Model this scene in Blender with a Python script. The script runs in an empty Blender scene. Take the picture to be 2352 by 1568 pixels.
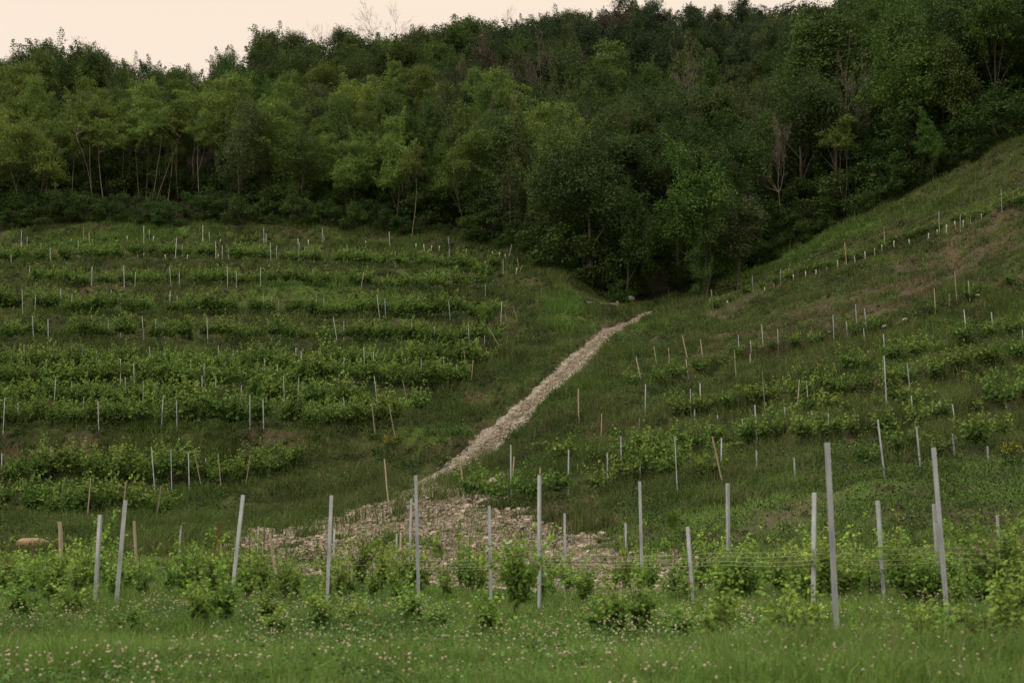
import bpy, math, re
import numpy as np
from mathutils import Vector, Matrix

RNG = np.random.default_rng(11)
S = bpy.context.scene
COL = S.collection
PI = math.pi

# ------------------------------------------------------------------ camera
PITCH = math.radians(8.0)
F, CX, CY = 2352 * 50.0 / 36.0, 1176.0, 784.0          # measuring grid 2352 x 1568
CT, ST = math.cos(PITCH), math.sin(PITCH)

def ray(px, py):
    a = (np.asarray(px, float) - CX) / F
    b = -(np.asarray(py, float) - CY) / F
    return a, CT - b * ST, ST + b * CT                  # X, Y, Z of a direction

def at(px, py, Y):
    a, dy, dz = ray(px, py)
    t = Y / dy
    return a * t, Y + 0 * t, dz * t

def proj(X, Y, Z):
    d = Y * CT + Z * ST
    d = np.where(d < 0.5, 0.5, d)
    return CX + F * X / d, CY - F * (-Y * ST + Z * CT) / d

# ------------------------------------------------------------------ noise
def vnoise(x, y, seed=0):
    x = np.asarray(x, float); y = np.asarray(y, float)
    xi = np.floor(x).astype(np.int64); yi = np.floor(y).astype(np.int64)
    fx = x - xi; fy = y - yi
    fx = fx * fx * (3 - 2 * fx); fy = fy * fy * (3 - 2 * fy)
    def h(a, b):
        n = (a * 374761393 + b * 668265263 + seed * 974634777) & 0x7fffffff
        n = ((n ^ (n >> 13)) * 1274126177) & 0x7fffffff
        n = (n ^ (n >> 16)) & 0xffff
        return n / 65535.0
    return (h(xi, yi) * (1 - fx) + h(xi + 1, yi) * fx) * (1 - fy) + (h(xi, yi + 1) * (1 - fx) + h(xi + 1, yi + 1) * fx) * fy

def fbm(x, y, seed=0, o=4):
    s = 0; a = 0.5; t = 0
    for k in range(o):
        s = s + a * vnoise(x * 2 ** k, y * 2 ** k, seed + k * 7); t += a; a *= 0.5
    return s / t

# ------------------------------------------------------------------ terrain
# vine terrace rows of the left hill: foot of each row, measured on the photo, with its distance
ROWS = {
 1: (69, 62, [(-900,1190),(0,1192),(137,1184),(200,1199),(280,1203),(361,1199),(600,1196),(800,1175),(950,1125),(1080,1108)]),
 2: (75, 71, [(-900,1115),(114,1112),(355,1126),(434,1126),(507,1125),(564,1120),(615,1112),(800,1085),(950,1068),(1080,1060)]),
 3: (79, 76, [(-900,998),(7,997),(187,985),(370,988),(605,990),(800,993),(862,1001),(908,1004),(1000,1010),(1100,1018)]),
 4: (88, 85, [(-900,936),(124,936),(290,941),(653,936),(867,941),(966,943),(1060,950),(1200,960)]),
 5: (93, 91, [(-900,892),(107,892),(277,893),(440,892),(640,888),(790,886),(966,890),(1052,905),(1200,912)]),
 6: (98, 97, [(-900,857),(55,857),(349,858),(504,856),(693,860),(837,852),(1005,848),(1083,866),(1200,875)]),
 7: (111, 108, [(-900,783),(76,783),(218,780),(478,787),(620,784),(775,786),(932,792),(1078,801),(1144,809),(1250,820)]),
 8: (118, 117, [(-900,718),(52,719),(277,721),(477,723),(607,724),(746,729),(872,734),(1033,735),(1151,745),(1250,760)]),
 9: (130, 128, [(-900,656),(65,656),(285,660),(523,661),(720,658),(830,664),(964,664),(1115,682),(1250,702)]),
 10:(141, 138, [(-900,603),(26,606),(180,599),(331,589),(496,598),(722,604),(908,615),(1032,619),(1156,631),(1250,655)]),
 11:(161, 152, [(-900,566),(48,567),(331,555),(466,555),(606,559),(741,558),(895,570),(1031,578),(1168,599),(1250,625)]),
}
EDGE = [(-900,545),(0,538),(120,522),(300,520),(480,517),(740,520),(900,540),(1050,552),(1200,590),(1280,628),(1350,665),(1440,700),(1490,706),
        (1540,690),(1650,655),(1750,612),(1850,560),(1950,510),(2050,465),(2150,415),(2250,365),(2352,315),(3200,-80)]
SKY = [(-900,140),(0,135),(40,105),(120,78),(200,90),(235,120),(300,128),(400,150),(470,140),(500,115),(560,100),(600,60),(640,55),(680,75),(720,95),
       (750,85),(800,70),(870,78),(950,60),(1000,50),(1060,35),(1120,32),(1200,40),(1260,20),(1320,25),(1400,5),(1450,0),(1500,10),(1560,5),
       (1650,15),(1700,0),(1780,15),(1860,22),(1900,0),(1950,-25),(2352,-90),(3200,-150)]
EX, EY = zip(*EDGE); SX, SY = zip(*SKY)
RIDGE = ([-900,0,400,640,900,1300,1450,1800,1900,1960,2352,3200], [245,245,245,265,300,350,410,410,330,255,235,230])

def row_at(n, px):
    yl, yr, pts = ROWS[n]
    xs, ys = zip(*pts)
    return np.interp(px, xs, ys), np.interp(px, [0, 1150], [yl, yr])

RIGHT = {
 1300: [(1345,36),(1250,43),(1180,50),(1100,58),(1000,69),(900,83),(850,93),(790,105),(740,114),(690,124),(640,136)],
 1400: [(1340,36),(1240,42.5),(1150,51),(1080,59),(1000,68),(900,82),(800,101),(762,116),(715,130),(690,139)],
 1480: [(1335,35),(1230,42),(1130,52),(1000,68),(900,83),(800,104),(760,116),(716,135)],
 1580: [(1325,34),(1240,40),(1140,49),(1020,65),(900,81),(810,99),(740,117),(690,138)],
 1700: [(1315,33),(1230,38),(1140,46),(1030,63),(900,80),(810,97),(750,113),(690,132),(645,146)],
 1850: [(1310,32),(1220,36.5),(1125,45),(1010,60),(900,76),(800,93),(720,107),(640,127),(572,145)],
 2000: [(1305,31.5),(1210,35.5),(1110,44),(1000,58),(900,72),(790,90),(700,105),(585,126),(490,146)],
 2150: [(1305,31),(1205,34.5),(1100,43),(1000,56),(900,68),(780,84),(680,101),(540,123),(415,145)],
 2352: [(1305,30.5),(1200,34),(1095,42),(950,60),(800,75),(650,95),(490,115),(310,138)],
 3200: [(1305,29),(1190,33),(1050,42),(850,60),(600,75),(350,95),(100,115),(-80,132)],
}
UG = np.linspace(-0.95, 0.95, 761)
YG = np.concatenate([np.arange(-60, 30, 2.0), np.arange(30, 190, 0.25), np.arange(190, 700, 3.0)])

def build_grid():
    cols = []
    pxs = [-900, -500, -200] + list(range(0, 1200, 75)) + sorted(RIGHT)
    for px in pxs:
        P = [(-60, 0.0, -1.1), (8, 0.0, -1.1)]
        u0 = (px - CX) / F
        yz = []
        if px < 1250:
            lo = np.interp(px, [0, 600, 1000, 1200], [1290, 1290, 1330, 1342])
            lY = np.interp(px, [0, 600, 1000, 1200], [44, 42, 38, 36.5])
            yz.append((lY, float(at(px, lo, lY)[2])))
            if px > 700:
                yz.append((46, float(at(px, np.interp(px, [700, 1000, 1200], [1262, 1240, 1222]), 46)[2])))
            prev = None
            rl = []
            for n in range(1, 12):
                py, Y = row_at(n, px)
                rl.append((float(Y), float(at(px, py, Y)[2])))
            Ee = float(np.interp(px, EX, EY)); Ye = np.interp(px, [0, 900, 1150], [169, 166, 156])
            rl.append((float(Ye), float(at(px, Ee, Ye)[2])))
            for i, (Y, z) in enumerate(rl):
                yz.append((Y - 0.5, z - 0.08)); yz.append((Y, z))
                if i < 11:
                    gap, dz = rl[i + 1][0] - Y, rl[i + 1][1] - z
                    if gap > 3.5:
                        k = np.interp(px, [900, 1150], [0.2, 0.28])
                        yz.append((Y + 0.5 * gap, z + k * dz))
        else:
            for py, Y in RIGHT[px]:
                yz.append((Y, float(at(px, py, Y)[2])))
        Ye, Ze = yz[-1]
        Yr = float(np.interp(px, *RIDGE))
        Zr = float(at(px, np.interp(px, SX, SY), Yr)[2]) - 11.5
        if 1250 <= px <= 1700:
            g = 0.34 * (Zr - Ze)
            yz.append((Ye + 0.42 * (Yr - Ye), Ze + g))
        else:
            yz.append((Ye + 0.5 * (Yr - Ye), Ze + 0.5 * (Zr - Ze)))
        yz += [(Yr, Zr), (Yr + 40, Zr + 1), (700, Zr - 25)]
        Ys = np.array([-60, 8] + [q[0] for q in yz]); Zs = np.array([-1.1, -1.1] + [q[1] for q in yz])
        Z = np.interp(YG, Ys, Zs)
        Yc = np.maximum(YG, 6)
        u = (px - CX) / F * (CT * Yc + Z * ST) / Yc
        cols.append((u, Z))
    U = np.array([c[0] for c in cols]); Zc = np.array([c[1] for c in cols])
    G = np.empty((len(YG), len(UG)))
    for j in range(len(YG)):
        G[j] = np.interp(UG, U[:, j], Zc[:, j])
    k = np.exp(-0.5 * (np.arange(-14, 15) / 5.5) ** 2); k /= k.sum()
    Gp = np.pad(G, ((0, 0), (14, 14)), mode='edge')
    G = sum(k[i] * Gp[:, i:i + G.shape[1]] for i in range(29))
    k = np.array([.1, .2, .4, .2, .1])
    Gp = np.pad(G, ((2, 2), (0, 0)), mode='edge')
    return sum(k[i] * Gp[i:i + G.shape[0]] for i in range(5))
GRID = build_grid()

def H0(X, Y):
    X = np.asarray(X, float); Y = np.asarray(Y, float)
    u = X / np.maximum(Y, 6)
    fi = np.clip((u - UG[0]) / (UG[1] - UG[0]), 0, len(UG) - 1.001)
    fj = np.clip(np.interp(Y, YG, np.arange(len(YG))), 0, len(YG) - 1.001)
    i = fi.astype(int); j = fj.astype(int); a = fi - i; b = fj - j
    z = (GRID[j, i] * (1 - a) + GRID[j, i + 1] * a) * (1 - b) + (GRID[j + 1, i] * (1 - a) + GRID[j + 1, i + 1] * a) * b
    amp = np.interp(Y, [10, 30, 60, 200], [0.05, 0.10, 0.32, 0.5])
    z = z + amp * (fbm(X * 0.35, Y * 0.35, 3) - 0.5) * 2 + amp * 0.35 * (fbm(X * 1.6, Y * 1.6, 9, 3) - 0.5) * 2
    return z

HFUN = [H0]
def H(X, Y): return HFUN[0](X, Y)

YM = np.concatenate([np.arange(7, 40, 0.15), np.arange(40, 190, 0.2), np.arange(190, 600, 1.0)])
def hit(px, py):
    a, dy, dz = ray(px, py)
    t = YM / dy
    x = a * t; z = dz * t
    d = z - H(x, YM)
    k = np.nonzero(d < 0)[0]
    if len(k) == 0: return None
    k = k[0]
    if k == 0: return np.array([x[0], YM[0], float(H(x[0], YM[0]))])
    w = d[k - 1] / (d[k - 1] - d[k])
    Y = YM[k - 1] + w * (YM[k] - YM[k - 1])
    X = a * Y / dy
    return np.array([X, Y, float(H(X, Y))])

# gravel track: left and right rims on the photo
TRACK = [(1118,937,983),(1104,973,1021),(1091,994,1060),(1070,1028,1098),(1048,1055,1123),(1027,1081,1147),(1006,1096,1179),(985,1111,1194),(963,1145,1204),(942,1172,1230),(921,1200,1253),(900,1225,1274),(878,1251,1302),(857,1272,1325),(836,1287,1344),(815,1315,1361),(793,1344,1380),(772,1368,1404),(755,1395,1434),(747,1425,1444),(717,1485,1497)]
tl = np.array([hit(l, y) for y, l, r in TRACK]); tr = np.array([hit(r, y) for y, l, r in TRACK])
def resample(p, n):
    d = np.r_[0, np.cumsum(np.linalg.norm(np.diff(p[:, :2], axis=0), axis=1))]
    s = np.linspace(0, d[-1], n)
    return np.stack([np.interp(s, d, p[:, k]) for k in range(p.shape[1])], 1)
tl = resample(tl, 200); tr = resample(tr, 200)
def sm(p):
    for _ in range(5):
        p[1:-1] = 0.25 * p[:-2] + 0.5 * p[1:-1] + 0.25 * p[2:]
    return p
tl, tr = sm(tl), sm(tr)
tc = (tl + tr) / 2; tw = np.linalg.norm((tl - tr)[:, :2], axis=1) / 2
order = np.argsort(tc[:, 1])
def track_d(X, Y):
    c = np.interp(Y, tc[order, 1], tc[order, 0]); w = np.interp(Y, tc[order, 1], tw[order])
    inside = (Y > tc[order[0], 1] - 1) & (Y < tc[order[-1], 1] + 1.5)
    d = np.abs(X - c) / np.maximum(w, 0.4)
    return np.where(inside, d, 9.0)
LEDGE = [[hit(*p) for p in L] for L in ([(1450,905),(1560,868),(1700,828),(1850,803),(1960,778),(2120,737),(2230,697),(2352,650),(2600,560)], [(1400,1060),(1470,1040),(1560,1036),(1750,1024),(1950,1008),(2100,985),(2352,925),(2600,860)],
     [(1430,985),(1560,964),(1700,944),(1900,917),(2100,888),(2352,828),(2600,760)], [(1560,745),(1640,714),(1730,678),(1840,640),(1945,612),(2031,578),(2160,534),(2300,490),(2352,468),(2600,380)],
     [(800,999),(910,1008),(1020,1036)], [(840,940),(960,944),(1090,966)], [(880,887),(1050,905),(1180,931)], [(930,849),(1085,868),(1220,896)], [(980,796),(1140,810),(1285,836)], [(980,735),(1150,746),(1295,776)], [(980,668),(1115,684),(1285,716)], [(980,616),(1150,632),(1275,667)])]
def ledges(X, Y):
    u = X / np.maximum(Y, 6); z = 0
    for L in LEDGE:
        P = np.array(L); o = np.argsort(P[:, 0] / P[:, 1]); U = (P[:, 0] / P[:, 1])[o]
        d = Y - np.interp(u, U, P[o, 1]); f = np.clip((u - U[0]) / .025, 0, 1) * np.clip((U[-1] - u) / .012, 0, 1)
        z = z + f * .5 * (np.exp(-((d - .9) / 1.2) ** 2) - np.exp(-((d + 1.5) / 1.2) ** 2))
    return z
def H1(X, Y):
    d = track_d(np.asarray(X, float), np.asarray(Y, float))
    X = np.asarray(X, float); Y = np.asarray(Y, float)
    lump = np.exp(-((Y - 47) / 9) ** 2) * np.exp(-((X + 1.5) / 6) ** 2) * (.55 * (fbm(X * .7, Y * .7, 181) - .5) + .2 * (fbm(X * 2.2, Y * 2.2, 182, 2) - .5))
    return H0(X, Y) + lump + ledges(X, Y) - 0.28 * np.clip(1.42 - d, 0, 0.45) / 0.45 + 0.18 * np.exp(-((d - 1.7) / 0.35) ** 2)
HFUN[0] = H1

# ------------------------------------------------------------------ ground zones (what grows or lies where)
def inpoly(px, py, poly):
    c = np.zeros(np.shape(px), bool); n = len(poly)
    for i in range(n):
        x1, y1 = poly[i]; x2, y2 = poly[(i + 1) % n]
        if y1 == y2: continue
        t = ((y1 > py) != (y2 > py)) & (px < (x2 - x1) * (py - y1) / (y2 - y1) + x1)
        c ^= t
    return c
def wpoly(pts): return [tuple(hit(*p)[:2]) for p in pts]
FAN = wpoly([(500,1232),(600,1212),(700,1200),(800,1172),(900,1140),(960,1110),(1095,1108),(1125,1150),(1180,1172),(1290,1215),(1420,1240),(1560,1285),(1650,1305),(1650,1378),(1300,1375),(1050,1360),(820,1340),(640,1310),(560,1262)])
FAN2 = wpoly([(930,1118),(1100,1090),(1140,1085),(1190,1130),(1170,1160),(1060,1180),(960,1190)])
BROWN = [wpoly(p) for p in (
 [(1560,832),(1640,775),(1760,728),(1900,690),(1990,740),(1860,800),(1700,832)],
 [(1690,812),(1640,800),(1700,770),(1850,700),(2010,650),(2200,585),(2352,520),(2352,590),(2180,650),(2080,715),(1990,745),(1880,790),(1760,815)],
 [(1880,740),(1960,690),(2352,535),(2352,645),(2160,664),(2010,742),(1860,775)],
 [(1700,815),(2080,735),(2130,725),(2120,735),(1900,792),(1720,826)],
 [(2040,610),(2340,480),(2352,500),(2100,625)],
 [(165,668),(175,648),(300,650),(305,664)], [(150,603),(160,590),(240,590),(250,606)],
 [(1055,915),(1060,898),(1110,892),(1130,905),(1105,922)], [(930,1005),(960,985),(1050,1000),(1060,1015),(1000,1020)],
 [(1340,765),(1335,735),(1365,740),(1395,752)], [(1420,790),(1425,770),(1480,775),(1490,790)],
 [(1300,1010),(1330,975),(1410,980),(1470,985),(1440,1015)], [(1700,1230),(1690,1150),(1790,1130),(1950,1150),(1900,1240)],
 [(1250,1230),(1150,1165),(1250,1150),(1380,1170),(1500,1290),(1380,1255)], [(2130,900),(2280,940),(2352,935),(2352,960),(2200,960)],
 [(900,632),(880,645),(1000,655),(1110,650),(1110,635)])]
LUSH = [wpoly(p) for p in (
 [(520,690),(540,660),(640,655),(770,652),(830,660),(1000,690),(900,700),(600,695)], [(1230,720),(1240,690),(1290,670),(1345,690),(1352,745),(1330,765),(1260,770)],
 [(1640,640),(1700,610),(1850,555),(1960,510),(2100,480),(2000,530),(1850,585),(1700,640)], [(60,560),(300,525),(480,522),(520,545),(200,570)],
 [(730,1005),(780,1000),(900,1015),(1060,985),(1080,1015),(960,1060),(900,1010)])]

def zones(X, Y):
    jx = (fbm(X * 0.9, Y * 0.9, 21) - 0.5); jy = (fbm(X * 0.9, Y * 0.9, 33) - 0.5)
    jm = np.interp(Y, [20, 60, 150], [1.6, 3.5, 6])
    x, y = X + jx * jm, Y + jy * jm * 1.6
    big = fbm(X * 0.28, Y * 0.28, 44)
    x, y = x + (fbm(X * 3, Y * 3, 23, 2) - .5) * 1.2, y + (fbm(X * 3, Y * 3, 27, 2) - .5) * 2.4
    fan = (inpoly(x, y, FAN) * (fbm(X * 0.7, Y * 0.7, 51) > np.where(X > 1, .35, .32))) | inpoly(x, y, FAN2) * (fbm(X, Y, 53) > .43)
    br = np.zeros(np.shape(X), bool)
    for p in BROWN: br |= inpoly(x, y, p)
    br &= fbm(X * 0.8, Y * 0.5, 61) > np.where(X / Y < .05, .52, .36)
    lu = np.zeros(np.shape(X), bool)
    for p in LUSH: lu |= inpoly(x, y, p)
    tr_ = track_d(X, Y) + (fbm(X * 1.3, Y * 1.3, 71) - 0.5) * 0.5
    return fan, br, lu, tr_, big
EDGEW = np.array([hit(x, y) for x, y in EDGE if -300 < x < 2600])
def edgeY(X, Y):
    u = X / np.maximum(Y, 6); eu = EDGEW[:, 0] / EDGEW[:, 1]
    o = np.argsort(eu)
    return np.interp(u, eu[o], EDGEW[o, 1])

# ------------------------------------------------------------------ mesh helpers
class MB:
    def __init__(s): s.v = []; s.f = []; s.n = 0; s.c = []
    def add(s, v, f, c=None):
        v = np.asarray(v, float).reshape(-1, 3); f = np.asarray(f, np.int64)
        s.v.append(v); s.f.append(f + s.n); s.n += len(v)
        if c is not None: s.c.append(np.broadcast_to(np.asarray(c, float), (len(v), 3)))
    def tube(s, p, r, sides=6, cap=True):
        p = np.asarray(p, float); r = np.broadcast_to(np.asarray(r, float), (len(p),))
        t = np.gradient(p, axis=0); t /= np.linalg.norm(t, axis=1)[:, None] + 1e-9
        ref = np.array([1.0, 0, 0]) if abs(t[0, 0]) < 0.8 else np.array([0, 1.0, 0])
        b = np.cross(t, ref); b /= np.linalg.norm(b, axis=1)[:, None] + 1e-9
        n = np.cross(b, t)
        a = np.arange(sides) * 2 * PI / sides
        V = p[:, None] + r[:, None, None] * (np.cos(a)[None, :, None] * n[:, None] + np.sin(a)[None, :, None] * b[:, None])
        m = len(p); k = np.arange(sides); k2 = (k + 1) % sides
        q = [np.stack([i * sides + k, i * sides + k2, (i + 1) * sides + k2, (i + 1) * sides + k], 1) for i in range(m - 1)]
        s.add(V, np.concatenate(q))
        if cap and sides == 4: s.f.append(np.array([[3, 2, 1, 0]]) + s.n - m * sides + (m - 1) * sides)
        elif cap:
            o = s.n - sides
            s.f.append(np.array([[o, o + i, o + i + 1] for i in range(1, sides - 1)]))
    def mesh(s, name, mat, smooth=False):
        me = bpy.data.meshes.new(name)
        v = np.concatenate(s.v) if s.v else np.zeros((0, 3))
        tot = np.concatenate([np.full(len(f), f.shape[1]) for f in s.f]); idx = np.concatenate([f.ravel() for f in s.f])
        me.vertices.add(len(v)); me.vertices.foreach_set('co', v.astype(np.float32).ravel())
        me.loops.add(len(idx)); me.loops.foreach_set('vertex_index', idx.astype(np.int32))
        st = np.r_[0, np.cumsum(tot)[:-1]]
        me.polygons.add(len(tot)); me.polygons.foreach_set('loop_start', st.astype(np.int32))
        me.polygons.foreach_set('loop_total', tot.astype(np.int32))
        me.polygons.foreach_set('use_smooth', np.full(len(tot), smooth))
        if s.c:
            c = np.concatenate(s.c); c4 = np.c_[c, np.ones(len(c))].astype(np.float32)
            at_ = me.color_attributes.new('tint', 'FLOAT_COLOR', 'POINT'); at_.data.foreach_set('color', c4.ravel())
        me.materials.append(mat); me.update(calc_edges=True); me.validate()
        return me

def obj(name, me, parent=None, loc=None, kind=None):
    o = bpy.data.objects.new(name, me); COL.objects.link(o)
    if parent is not None: o.parent = parent
    if loc is not None: o.location = loc
    if kind: o['kind'] = kind
    return o
def tag(o, label, cat, group=None):
    o['label'] = label; o['category'] = cat
    if group: o['group'] = group
    return o
def thing(name, loc, parts, rz=0, sc=(1, 1, 1), tilt=(0, 0)):
    """an Empty at the thing's base, with one child mesh per part"""
    e = obj(name, None, loc=loc); e.empty_display_size = 0.2
    e.rotation_euler = (tilt[0], tilt[1], rz); e.scale = sc
    for pn, me in parts: obj(pn, me, e)
    return e

def norm(a): return a / (np.linalg.norm(a, axis=-1, keepdims=True) + 1e-9)
def leaves(mb, p, nrm, L, W, rng, droop=0.3, c=None):
    """pointed four-cornered leaves at points p facing nrm"""
    n = len(p); r = norm(rng.normal(size=(n, 3))); t = norm(np.cross(nrm, r)); t[:, 2] -= droop; t = norm(t)
    b = norm(np.cross(nrm, t)); L = np.broadcast_to(L, (n,))[:, None]; W = np.broadcast_to(W, (n,))[:, None]
    V = np.stack([p - t * L * .5, p + b * W * .5 + t * L * .05 + nrm * W * .12, p + t * L * .5, p - b * W * .5 + t * L * .05 + nrm * W * .12], 1)
    f = np.arange(n * 4).reshape(n, 4)
    mb.add(V.reshape(-1, 3), f, None if c is None else np.repeat(c, 4, 0))

# ------------------------------------------------------------------ materials
def mat(name):
    m = bpy.data.materials.new(name); m.use_nodes = True
    nt = m.node_tree; nt.nodes.clear()
    return m, nt, nt.nodes, nt.links
def foliage(name, dark, light, obj_var=0.25, trans=0.3, attr=False, island=0.38, nscale=0.35, hue=0.014, rough=0.6):
    m, nt, N, L = mat(name)
    out = N.new('ShaderNodeOutputMaterial'); geo = N.new('ShaderNodeNewGeometry'); oi = N.new('ShaderNodeObjectInfo')
    tc_ = N.new('ShaderNodeTexCoord'); ns = N.new('ShaderNodeTexNoise'); ns.inputs['Scale'].default_value = nscale; ns.inputs['Detail'].default_value = 3
    L.new(tc_.outputs['Object'], ns.inputs['Vector'])
    mx = N.new('ShaderNodeMath'); mx.operation = 'MULTIPLY_ADD'
    L.new(geo.outputs['Random Per Island'], mx.inputs[0]); mx.inputs[1].default_value = island
    sub = N.new('ShaderNodeMath'); sub.operation = 'MULTIPLY_ADD'; L.new(ns.outputs['Fac'], sub.inputs[0]); sub.inputs[1].default_value = 1.6; sub.inputs[2].default_value = -0.45 - island / 2
    L.new(sub.outputs[0], mx.inputs[2])
    mix = N.new('ShaderNodeMix'); mix.data_type = 'RGBA'; mix.clamp_factor = True
    mix.inputs[6].default_value = (*dark, 1); mix.inputs[7].default_value = (*light, 1)
    L.new(mx.outputs[0], mix.inputs[0])
    col = mix.outputs[2]
    if attr:
        a = N.new('ShaderNodeAttribute'); a.attribute_name = 'tint'
        mm = N.new('ShaderNodeMix'); mm.data_type = 'RGBA'; mm.blend_type = 'MULTIPLY'; mm.inputs[0].default_value = 1
        L.new(a.outputs['Color'], mm.inputs[6]); L.new(col, mm.inputs[7]); col = mm.outputs[2]
    hs = N.new('ShaderNodeHueSaturation')
    mr = N.new('ShaderNodeMapRange'); mr.inputs[3].default_value = 1 - obj_var; mr.inputs[4].default_value = 1 + obj_var
    L.new(oi.outputs['Random'], mr.inputs[0]); L.new(mr.outputs[0], hs.inputs['Value'])
    mh = N.new('ShaderNodeMath'); mh.operation = 'MULTIPLY'; mh.inputs[1].default_value = 7.31; L.new(oi.outputs['Random'], mh.inputs[0])
    fr = N.new('ShaderNodeMath'); fr.operation = 'FRACT'; L.new(mh.outputs[0], fr.inputs[0])
    mr2 = N.new('ShaderNodeMapRange'); HS = .514 if light[1] > light[0] * 1.02 or attr else .5; mr2.inputs[3].default_value = HS - hue; mr2.inputs[4].default_value = HS + hue
    L.new(fr.outputs[0], mr2.inputs[0]); L.new(mr2.outputs[0], hs.inputs['Hue'])
    L.new(col, hs.inputs['Color'])
    p = N.new('ShaderNodeBsdfPrincipled'); p.inputs['Roughness'].default_value = rough; p.inputs['Specular IOR Level'].default_value = 0.10
    t = N.new('ShaderNodeBsdfTranslucent'); ms = N.new('ShaderNodeMixShader'); ms.inputs[0].default_value = trans
    L.new(hs.outputs[0], p.inputs['Base Color']); L.new(hs.outputs[0], t.inputs['Color'])
    L.new(p.outputs[0], ms.inputs[1]); L.new(t.outputs[0], ms.inputs[2]); L.new(ms.outputs[0], out.inputs['Surface'])
    return m
def surface(name, c1, c2, scale=8, stretch=(1, 1, 1), rough=0.85, metal=0.0, bump=0.3, detail=6, obj_var=0.0, attr=False, spec=0.3):
    m, nt, N, L = mat(name)
    out = N.new('ShaderNodeOutputMaterial'); tc_ = N.new('ShaderNodeTexCoord'); mp = N.new('ShaderNodeMapping'); mp.inputs['Scale'].default_value = stretch
    ns = N.new('ShaderNodeTexNoise'); ns.inputs['Scale'].default_value = scale; ns.inputs['Detail'].default_value = detail; ns.inputs['Roughness'].default_value = .65
    L.new(tc_.outputs['Object'], mp.inputs[0]); L.new(mp.outputs[0], ns.inputs['Vector'])
    rp = N.new('ShaderNodeValToRGB'); rp.color_ramp.elements[0].position = .32; rp.color_ramp.elements[1].position = .68
    rp.color_ramp.elements[0].color = (*c1, 1); rp.color_ramp.elements[1].color = (*c2, 1); L.new(ns.outputs['Fac'], rp.inputs[0])
    col = rp.outputs[0]
    if attr:
        a = N.new('ShaderNodeAttribute'); a.attribute_name = 'tint'
        mm = N.new('ShaderNodeMix'); mm.data_type = 'RGBA'; mm.blend_type = 'MULTIPLY'; mm.inputs[0].default_value = 1
        L.new(a.outputs['Color'], mm.inputs[6]); L.new(col, mm.inputs[7]); col = mm.outputs[2]
    if obj_var:
        oi = N.new('ShaderNodeObjectInfo'); hs = N.new('ShaderNodeHueSaturation'); mr = N.new('ShaderNodeMapRange')
        mr.inputs[3].default_value = 1 - obj_var; mr.inputs[4].default_value = 1 + obj_var
        L.new(oi.outputs['Random'], mr.inputs[0]); L.new(mr.outputs[0], hs.inputs['Value']); L.new(col, hs.inputs['Color']); col = hs.outputs[0]
    p = N.new('ShaderNodeBsdfPrincipled'); p.inputs['Roughness'].default_value = rough; p.inputs['Metallic'].default_value = metal; p.inputs['Specular IOR Level'].default_value = spec
    L.new(col, p.inputs['Base Color'])
    if bump:
        bp = N.new('ShaderNodeBump'); bp.inputs['Strength'].default_value = bump; bp.inputs['Distance'].default_value = .03
        L.new(ns.outputs['Fac'], bp.inputs['Height']); L.new(bp.outputs[0], p.inputs['Normal'])
    L.new(p.outputs[0], out.inputs['Surface'])
    return m

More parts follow.
